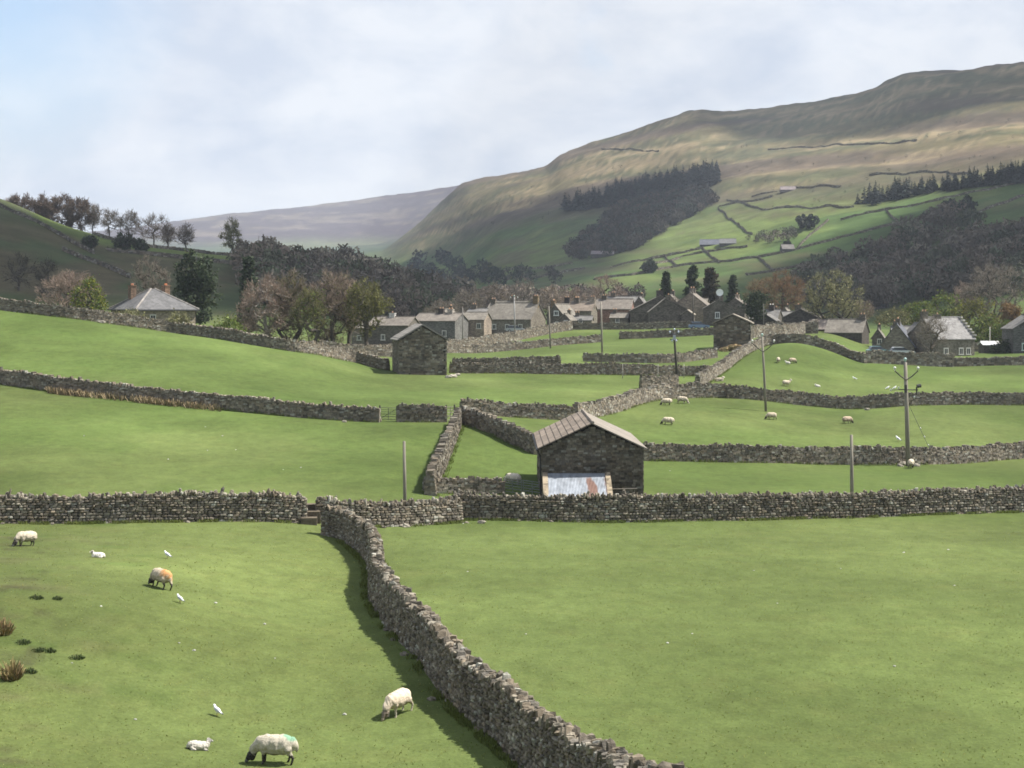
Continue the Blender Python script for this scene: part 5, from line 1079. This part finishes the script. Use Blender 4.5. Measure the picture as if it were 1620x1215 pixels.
pole('pale pole in front of the small dark gable', 871, 484, 262, 0.15, -0.3)
pole('grey pole in front of the widest terrace roof with a small crosspiece', 815, 470, 296, 0.15, -0.2, (0.3,0.29,0.28), arms=(0.93,0.7,0.3))
pole('dark pole in front of the lit house behind the porch', 1097, 462, 306, 0.15, -0.1, (0.07,0.062,0.052))
pole('short grey pole by the red door steps', 732, 486, 298, 0.12, 0.0, (0.22,0.2,0.18))
pole('pale lamp like pole left of the house cut by the right edge', 1566, 517, 279, 0.09, 0.0, (0.4,0.38,0.34))
pole('thin pole above the pale retaining wall right of the far barn', 1208, 480, 288, 0.10, 0.0, (0.12,0.11,0.095))
for px, d in ((985,188.5),(1041,190),(1082,192.5)):
    pole({985:'leftmost pale fence post against the long dark wall',1041:'middle pale fence post against the long dark wall, behind the enclosure stub',1082:'rightmost pale fence post against the long dark wall, right of the dark pole'}[px], px, HY-F*(float(zxy((px-CX)/F*d, d))+1.75)/d, d-0.8, 0.05, 0, (0.3,0.28,0.25), name='fence_post', cat='post', group='pale fence posts')
def gate(label, a, b, d0, d1, h, bars, col, name='field_gate', posts=True):
    A, B = PD(a, d0), PD(b, d1); root = thing(name, label, 'gate', (A+B)/2, 0, 'gates'); c = (A+B)/2; m = MB()
    for k in range(bars): 
        z = np.array([0,0,0.18+(h-0.18)*(k/(bars-1))**0.85]); m.tube([A-c+z, B-c+z], 0.024, 6, col)
    for t in (0.03, 0.5, 0.97): m.tube([(A-c)*(1-t)+(B-c)*t+(0,0,0.15), (A-c)*(1-t)+(B-c)*t+(0,0,h)], 0.024, 6, col)
    m.tube([A-c+(0,0,0.2), B-c+(0,0,h*0.95)], 0.02, 6, col); m.build('gate_bars', M_METAL, root)
    if posts:
        for s in (A-c, B-c): p = MB(); p.tube([s-(0,0,0.3), s+(0,0,h+0.2)], 0.07, 8, (0.09,0.08,0.065)); p.build('gate_post', M_WOOD, root)
gate('grey five barred metal field gate in the left wall', 601, 628, 128, 128, 1.15, 6, (0.10,0.10,0.095))
gate('narrow wooden gate at the top of the lengthwise wall', 706, 719, 128.5, 129, 1.25, 5, (0.11,0.10,0.08), 'wicket_gate')
gate('left metal sheep hurdle closing the pen by the nearest barn', 796, 826, 98, 97, 1.05, 6, (0.16,0.17,0.17), 'sheep_hurdle', False)
gate('right metal sheep hurdle, hinged to the left wall of the nearest barn', 827, 857, 97, 96, 1.05, 6, (0.16,0.17,0.17), 'sheep_hurdle', False)
def tuft(label, px, py, w, h, cols, n, seed, name='rush_tuft', group='rush tufts'):
    rg = np.random.default_rng(seed); q = P(px, py); mb = MB(); a = rg.random(n)*6.283; r = np.sqrt(rg.random(n))*w*0.45
    b = np.stack([r*np.cos(a), r*np.sin(a), -0.03+0*r], -1); sp = np.stack([np.cos(a), np.sin(a)], -1)*(r/w*1.3)[:, None]+0.22*rg.normal(size=(n,2))
    D = np.column_stack([sp, np.ones(n)]); D /= np.linalg.norm(D, axis=1)[:, None]; L_ = h*(0.25+0.9*rg.random(n)**1.3)*(1.15-1.6*r/w); S = np.cross(D, rg.normal(size=(n,3))); S /= np.linalg.norm(S, axis=1)[:, None]
    c = np.asarray(cols)[rg.integers(0, len(cols), n)]*(0.6+0.8*rg.random((n,1))); mb.quads(b+D*(L_*0.5)[:, None], D*(L_*0.5)[:, None], S*0.010, c)
    o = mb.build(name, M_TWIG); o.location = [float(t) for t in q]; return tag(o, label, 'grass tuft', group)
TAN = [(0.34,0.25,0.13),(0.28,0.19,0.10),(0.22,0.18,0.08),(0.12,0.12,0.05)]; DGR = [(0.065,0.095,0.034),(0.075,0.105,0.038),(0.085,0.095,0.042)]
tuft('tan rush tuft cut by the left edge of the nearest field', 3, 1003, 0.62, 0.52, TAN, 700, 1)
tuft('tall tan rush tuft near the left edge, below the cut one', 18, 1074, 0.52, 0.60, TAN, 700, 2)
for k, (px, py, w, lb) in enumerate([(57,947,0.36,'dark green tuft right of a muddy scrape on the left bank'),(36,1017,0.36,'dark tuft just below the tan rush at the left edge'),(62,1030,0.3,'left of a joined pair of dark tufts on the left bank'),(80,1031,0.26,'right of a joined pair of dark tufts on the left bank'),(121,1041,0.34,'round dark tuft alone on the left bank, furthest from the edge'),(48,1064,0.3,'faint dark tuft right of the tall tan rush'),(90,948,0.25,'faint small tuft right of the uppermost dark tuft')]):
    tuft(lb, px, py, w*1.5, 0.15, DGR, 300, 10+k, 'weed_tuft', 'dark weed tufts')
# dead grass under the left hill foot wall
rg = np.random.default_rng(5); mb = MB(); Q = []
for px in np.arange(75, 350, 0.16):
    if rg.random() < 0.25+0.75*sstep(vnoise(np.array([px/16]), np.array([1.0]))[0], 0.3, 0.6): Q.append(P(px, np.interp(px, (0,90,200,330,450), (606,621,632,646,658))+1.0+2.6*rg.random()))
Q = np.array(Q); n = len(Q); D = np.column_stack([0.35*rg.normal(size=n), -0.3+0.3*rg.normal(size=n), np.ones(n)]); D /= np.linalg.norm(D, axis=1)[:, None]; L_ = 0.3+0.4*rg.random(n)
S = np.cross(D, rg.normal(size=(n,3))); S /= np.linalg.norm(S, axis=1)[:, None]; c = np.array([(0.27,0.205,0.12),(0.22,0.175,0.10),(0.30,0.24,0.15)])[rg.integers(0,3,n)]
mb.quads(Q+D*(L_*0.45)[:, None], D*(L_*0.5)[:, None], S*0.035, c); tag(mb.build('dead_grass', M_TWIG, loc=Q[0]), kind='stuff')
# pale stones and daisies sprinkled over the pastures
mb = MB(); first = None
spots = [(250,613),(325,676),(352,690),(373,712),(448,743),(476,740),(133,690),(328,713),(266,727),(114,1050),(307,1030),(214,1139),(435,1042),(545,1131),(160,960),(1095,1003),(1230,955),(1056,1018),(1330,900),(832,1004),(740,905),(1500,870),(985,690),(1180,728),(1060,745),(1015,722),(1130,728),(1180,730)]
for a, b in spots+[(20+1580*rg.random(), 600+560*rg.random()) for _ in range(14)]:
    q = P(a, b); first = q if first is None else first; s = 0.022+0.035*rg.random(); mb.ell(q+(0,0,s*0.3), (s*1.3,s,s*0.7), np.array((0.5,0.49,0.44))*(0.7+0.4*rg.random()), 6, 4, jit=0.4, seed=int(a))
for a, b, s in [(327,642,0.28),(432,656,0.3),(445,657,0.22),(180,628,0.2),(545,668,0.18),(1186,729,0.2),(1010,724,0.2),(1100,728,0.16),(1372,649,0.25),(1424,738,0.2),(1450,738,0.25),(716,597,0.35),(709,598,0.3),(724,594,0.25),(90,497,0.3),(160,511,0.35),(1428,736,0.3),(762,828,0.18),(640,834,0.2)]:
    q = P(a, b); mb.ell(q+(0,0,s*0.3), (s*1.4,s,s*0.7), np.array((0.30,0.27,0.22))*(0.8+0.4*rg.random()), 8, 5, jit=0.5, seed=int(a))
for x, y, tx, ty, th, hi in WALL_PATHS:
    if not hi: continue
    for k in range(int(len(x)*0.28)):
        i = rg.integers(0, len(x)); sd_ = 1 if rg.random() < 0.5 else -1; o = th/2+0.08+0.35*rg.random()**2; a, b = x[i]-ty[i]*sd_*o, y[i]+tx[i]*sd_*o; s = 0.05+0.09*rg.random()
        mb.ell((a, b, float(zxy(a, b))+s*0.25), (s*1.3,s,s*0.7), np.array((0.17,0.15,0.12))*(0.7+0.8*rg.random()), 7, 5, jit=0.5, seed=int(k+i))
tag(mb.build('scattered_stones', M_STONE, loc=first), kind='stuff')
# short grazed turf of the nearest fields
n = 30000; rg = np.random.default_rng(9)
d = 33+(88-33)*rg.random(n)**1.35; px = -80+1780*rg.random(n); x = (px-CX)/F*d; z = zT(px, d)
cl = fbm(x/0.5, d/0.5, 14, 2); keep = cl > 0.2+0.35*rg.random(n); x, d, z, px = x[keep], d[keep], z[keep], px[keep]; n = len(x)
hgt = (0.02+0.028*rg.random(n))*(1+0.5*sstep(fbm(x/3, d/3, 15, 2), 0.5, 0.7))
base = land(px, d, x, d, z)*(1.5+1.0*rg.random((n,1))); base[:,0] *= 1+0.25*rg.random(n)
D = np.column_stack([1.1*rg.normal(size=n), 1.1*rg.normal(size=n), np.ones(n)]); D /= np.linalg.norm(D, axis=1)[:, None]; S = np.cross(D, rg.normal(size=(n,3))); S /= np.linalg.norm(S, axis=1)[:, None]
mb = MB(); mb.quads(np.column_stack([x,d,z])+D*(hgt*0.4)[:, None], D*(hgt*0.6)[:, None], S*0.011, base)
tag(mb.build('grass', mat_attr('grass_blades', 0.9, [], spec=0.1, trans=0.45), loc=(0,60,-11)), kind='stuff')

# longer, ungrazed grass along the foot of the walls
Q, H_, Cb = [], [], []
for x, y, tx, ty, th, hi in WALL_PATHS:
    if y.min() > 200: continue
    n = int(len(x)*(260 if hi else 70)); f = rg.random(n)*(len(x)-1); i = f.astype(int); f = f-i; sd_ = np.where(rg.random(n) < 0.5, 1, -1); o = th/2-0.04+0.34*rg.random(n)**1.6
    a = x[i]*(1-f)+x[np.minimum(i+1, len(x)-1)]*f-ty[i]*sd_*o; b = y[i]*(1-f)+y[np.minimum(i+1, len(x)-1)]*f+tx[i]*sd_*o
    k = fbm(a/0.8, b/0.8, 33, 3) > 0.42+0.16*rg.random(n); a, b = a[k], b[k]
    Q.append(np.column_stack([a, b, zxy(a, b)])); H_.append((0.07+0.13*rg.random(len(a)))*(1.0 if hi else 1.3)); Cb.append(land(CX+F*a/b, b, a, b, Q[-1][:,2])*(0.95+0.9*rg.random((len(a),1)))*np.array([1.08,1.0,0.95]))
Q = np.vstack(Q); H_ = np.concatenate(H_); Cb = np.vstack(Cb); n = len(Q); D = np.column_stack([0.45*rg.normal(size=n), 0.45*rg.normal(size=n), np.ones(n)]); D /= np.linalg.norm(D, axis=1)[:, None]; S = np.cross(D, rg.normal(size=(n,3))); S /= np.linalg.norm(S, axis=1)[:, None]
mb = MB(); mb.quads(Q+D*(H_*0.4)[:, None], D*(H_*0.6)[:, None], S*0.013, Cb)
tag(mb.build('long_grass', bpy.data.materials['grass_blades'], loc=Q[0]), kind='stuff')
# ------------------------------------------------------------------ clouds over the dale, whose shadows lie on the hills
EXPOSURE = 1.3
SKY_NISHITA = 0.82; SKY_GREY = (2.70,2.98,3.48); SKY_WHITE = (3.60,3.74,3.98); SKY_COV = [(0.24,(0.45,0.45,0.45)),(0.42,(0.97,0.97,0.97))]
SUN_E, SUN_A = 55.0, 10.0        # elevation; angle of the sun from +x towards +y
SV = np.array([math.cos(R(SUN_E))*math.cos(R(SUN_A)), math.cos(R(SUN_E))*math.sin(R(SUN_A)), math.sin(R(SUN_E))])
M_CLOUD = mat_attr('cloud_vapour', 1.0, [], spec=0.0)
def cloud(ring, seed, alt=3400, thick=160, ragged=0.16):
    """ring: points of the ground (photo column, distance) under the cloud's shadow"""
    P3 = np.array([PD(a, b) for a, b in ring]); top = P3+SV*((alt-P3[:,2])/SV[2])[:, None]
    n = len(top); c = top.mean(0); rg = np.random.default_rng(seed)
    t = np.linspace(0, n, 96, endpoint=False); i = t.astype(int) % n; f = (t-np.floor(t))[:, None]
    a, b = top[i], top[(i+1) % n]; ed = a*(1-f)+b*f
    for _ in range(2): ed = (np.roll(ed, 1, 0)+2*ed+np.roll(ed, -1, 0))/4
    rad = ed-c; an = np.arctan2(rad[:,1], rad[:,0])
    nz = 1+ragged*2*(fbm(3*np.cos(an)+5, 3*np.sin(an)+seed, seed, 4)-0.5)
    ed = c+rad*nz[:, None]
    mb = MB(); rows = [];
    for k, (s, zt) in enumerate([(0.02,1.0),(0.3,1.0),(0.55,0.9),(0.75,0.7),(0.9,0.4),(1.0,0.0),(0.9,-0.18),(0.6,-0.25),(0.3,-0.28),(0.02,-0.28)]):
        r = c+(ed-c)*s; lump = fbm(r[:,0]/220, r[:,1]/220, seed+3, 3)
        r[:,2] = alt+thick*zt*(0.6+0.8*lump if zt > 0 else 1); rows.append(r)
    m = 96; V = np.vstack(rows); q = [(k*m+j, k*m+(j+1) % m, (k+1)*m+(j+1) % m, (k+1)*m+j) for k in range(len(rows)-1) for j in range(m)]
    mb.add(V, q, (0.9,0.9,0.9)); tag(mb.build('cloud', M_CLOUD, smooth=True, loc=c), kind='structure')
cloud([(-420,360),(0,345),(180,372),(300,380),(420,400),(640,420),(770,470),(760,640),(700,720),(560,705),(430,590),(390,485),(280,480),(180,468),(90,462),(20,485),(0,560),(-420,600)], 1)
cloud([(1200,480),(1300,430),(1500,440),(1900,420),(2200,600),(2000,1050),(1640,960),(1560,900),(1480,850),(1380,800),(1240,720),(1150,640)], 2)
cloud([(620,820),(760,770),(900,790),(980,880),(960,1050),(1130,1300),(1120,1500),(900,1640),(760,1900),(660,2200),(600,1800),(600,1100)], 3)
cloud([(960,2050),(1080,1900),(1180,1640),(1250,1560),(1400,1440),(1640,1300),(2000,1230),(2300,1500),(2000,1900),(1500,2000),(1250,2250),(1000,2400)], 4, ragged=0.22)
# haze that fills the valley
mh = bpy.data.materials.new('haze'); mh.use_nodes = True; n_ = mh.node_tree; n_.nodes.remove(n_.nodes['Principled BSDF'])
pv = n_.nodes.new('ShaderNodeVolumePrincipled'); pv.inputs['Density'].default_value = 0.0001; pv.inputs['Color'].default_value = (0.80,0.88,1.0,1); pv.inputs['Anisotropy'].default_value = 0.2
n_.links.new(pv.outputs[0], n_.nodes['Material Output'].inputs['Volume'])
hb = MB(); hb.box((0,4400,160), (9800,5000,182))
tag(hb.build('haze', mh), kind='stuff')
# ------------------------------------------------------------------ sun, sky, camera
sd = bpy.data.lights.new('sun', 'SUN'); sd.energy = 3.9; sd.angle = R(0.53); sd.color = (1.0,0.955,0.88)
so = bpy.data.objects.new('sun', sd); COL.objects.link(so)
from mathutils import Vector
so.rotation_euler = Vector(SV).to_track_quat('Z', 'Y').to_euler()
w = bpy.data.worlds.new('World'); SC.world = w; w.use_nodes = True
nt = w.node_tree; L = nt.links.new; bg = nt.nodes['Background']
sky = nt.nodes.new('ShaderNodeTexSky'); sky.sky_type = 'NISHITA'; sky.sun_disc = False
sky.sun_elevation = R(SUN_E); sky.sun_rotation = R(90-SUN_A); sky.air_density = 1.0; sky.dust_density = 1.5; sky.ozone_density = 1.2
tc = nt.nodes.new('ShaderNodeTexCoord')
mp = nt.nodes.new('ShaderNodeMapping'); mp.inputs['Scale'].default_value = (1.0,1.0,1.9); mp.inputs['Location'].default_value = (0.35,0,0.12); L(tc.outputs['Generated'], mp.inputs['Vector'])
def noise(sc, det, ro, dist=0):
    n = nt.nodes.new('ShaderNodeTexNoise'); n.inputs['Scale'].default_value = sc; n.inputs['Detail'].default_value = det; n.inputs['Roughness'].default_value = ro; n.inputs['Distortion'].default_value = dist; L(mp.outputs[0], n.inputs['Vector']); return n
def ramp(src, pts):
    r = nt.nodes.new('ShaderNodeValToRGB'); L(src, r.inputs['Fac']); e = r.color_ramp.elements
    while len(e) < len(pts): e.new(0.5)
    for q, (p_, c_) in zip(e, pts): q.position = p_; q.color = c_+(1,) if len(c_) == 3 else c_
    return r
n1 = noise(4.2, 8, 0.58, 0.35); n2 = noise(10, 9, 0.6, 0.25)
cov = ramp(n1.outputs['Fac'], SKY_COV)
cc = ramp(n2.outputs['Fac'], [(0.36, SKY_GREY), (0.60, SKY_WHITE)])
sk = nt.nodes.new('ShaderNodeMix'); sk.data_type = 'RGBA'
skm = nt.nodes.new('ShaderNodeVectorMath'); skm.operation = 'SCALE'; skm.inputs['Scale'].default_value = SKY_NISHITA; L(sky.outputs[0], skm.inputs[0])

def math_(op, a, b):
    n = nt.nodes.new('ShaderNodeMath'); n.operation = op; n.use_clamp = op != 'ADD'
    for k, v in enumerate((a, b)):
        if hasattr(v, 'links'): L(v, n.inputs[k])
        else: n.inputs[k].default_value = v
    return n.outputs[0]
nrm = nt.nodes.new('ShaderNodeVectorMath'); nrm.operation = 'NORMALIZE'; L(tc.outputs['Generated'], nrm.inputs[0])
ds = nt.nodes.new('ShaderNodeVectorMath'); ds.operation = 'DISTANCE'; L(nrm.outputs[0], ds.inputs[0]); ds.inputs[1].default_value = Vector((-0.34,1.0,0.21)).normalized()
hole = nt.nodes.new('ShaderNodeMapRange'); hole.inputs['From Min'].default_value = 0.05; hole.inputs['From Max'].default_value = 0.145; L(math_('ADD', ds.outputs['Value'], math_('MULTIPLY', n2.outputs['Fac'], 0.06)), hole.inputs['Value'])
sx = nt.nodes.new('ShaderNodeSeparateXYZ'); L(nrm.outputs[0], sx.inputs[0])
ah = nt.nodes.new('ShaderNodeMapRange'); ah.inputs['From Min'].default_value = -0.1; ah.inputs['From Max'].default_value = 0.6; ah.inputs['To Min'].default_value = 0.7; L(sx.outputs['Y'], ah.inputs['Value'])
hm = nt.nodes.new('ShaderNodeMapRange'); hm.inputs['To Min'].default_value = 0.12; L(hole.outputs[0], hm.inputs['Value'])
fac = math_('MULTIPLY', math_('MULTIPLY', cov.outputs['Color'], hm.outputs[0]), ah.outputs[0])
L(fac, sk.inputs['Factor']); L(skm.outputs[0], sk.inputs['A']); L(cc.outputs['Color'], sk.inputs['B'])
L(sk.outputs['Result'], bg.inputs['Color']); bg.inputs['Strength'].default_value = 0.1
cam = bpy.data.cameras.new('camera'); co = bpy.data.objects.new('camera', cam); COL.objects.link(co); SC.camera = co
cam.sensor_width = 36; cam.lens = F/1620*36; co.rotation_euler = (R(90), 0, 0); cam.shift_y = -(607.5-HY)/1620
cam.clip_start = 0.5; cam.clip_end = 20000
SC.view_settings.view_transform = 'Standard'; SC.view_settings.look = 'None'; SC.view_settings.gamma = 1; SC.view_settings.exposure = EXPOSURE
cy = SC.cycles; cy.use_denoising = True; cy.max_bounces = 4; cy.diffuse_bounces = 2; cy.glossy_bounces = 1; cy.transmission_bounces = 2; cy.volume_bounces = 0; cy.transparent_max_bounces = 6
cy.filter_width = 1.7; cy.use_adaptive_sampling = True; cy.adaptive_threshold = 0.015
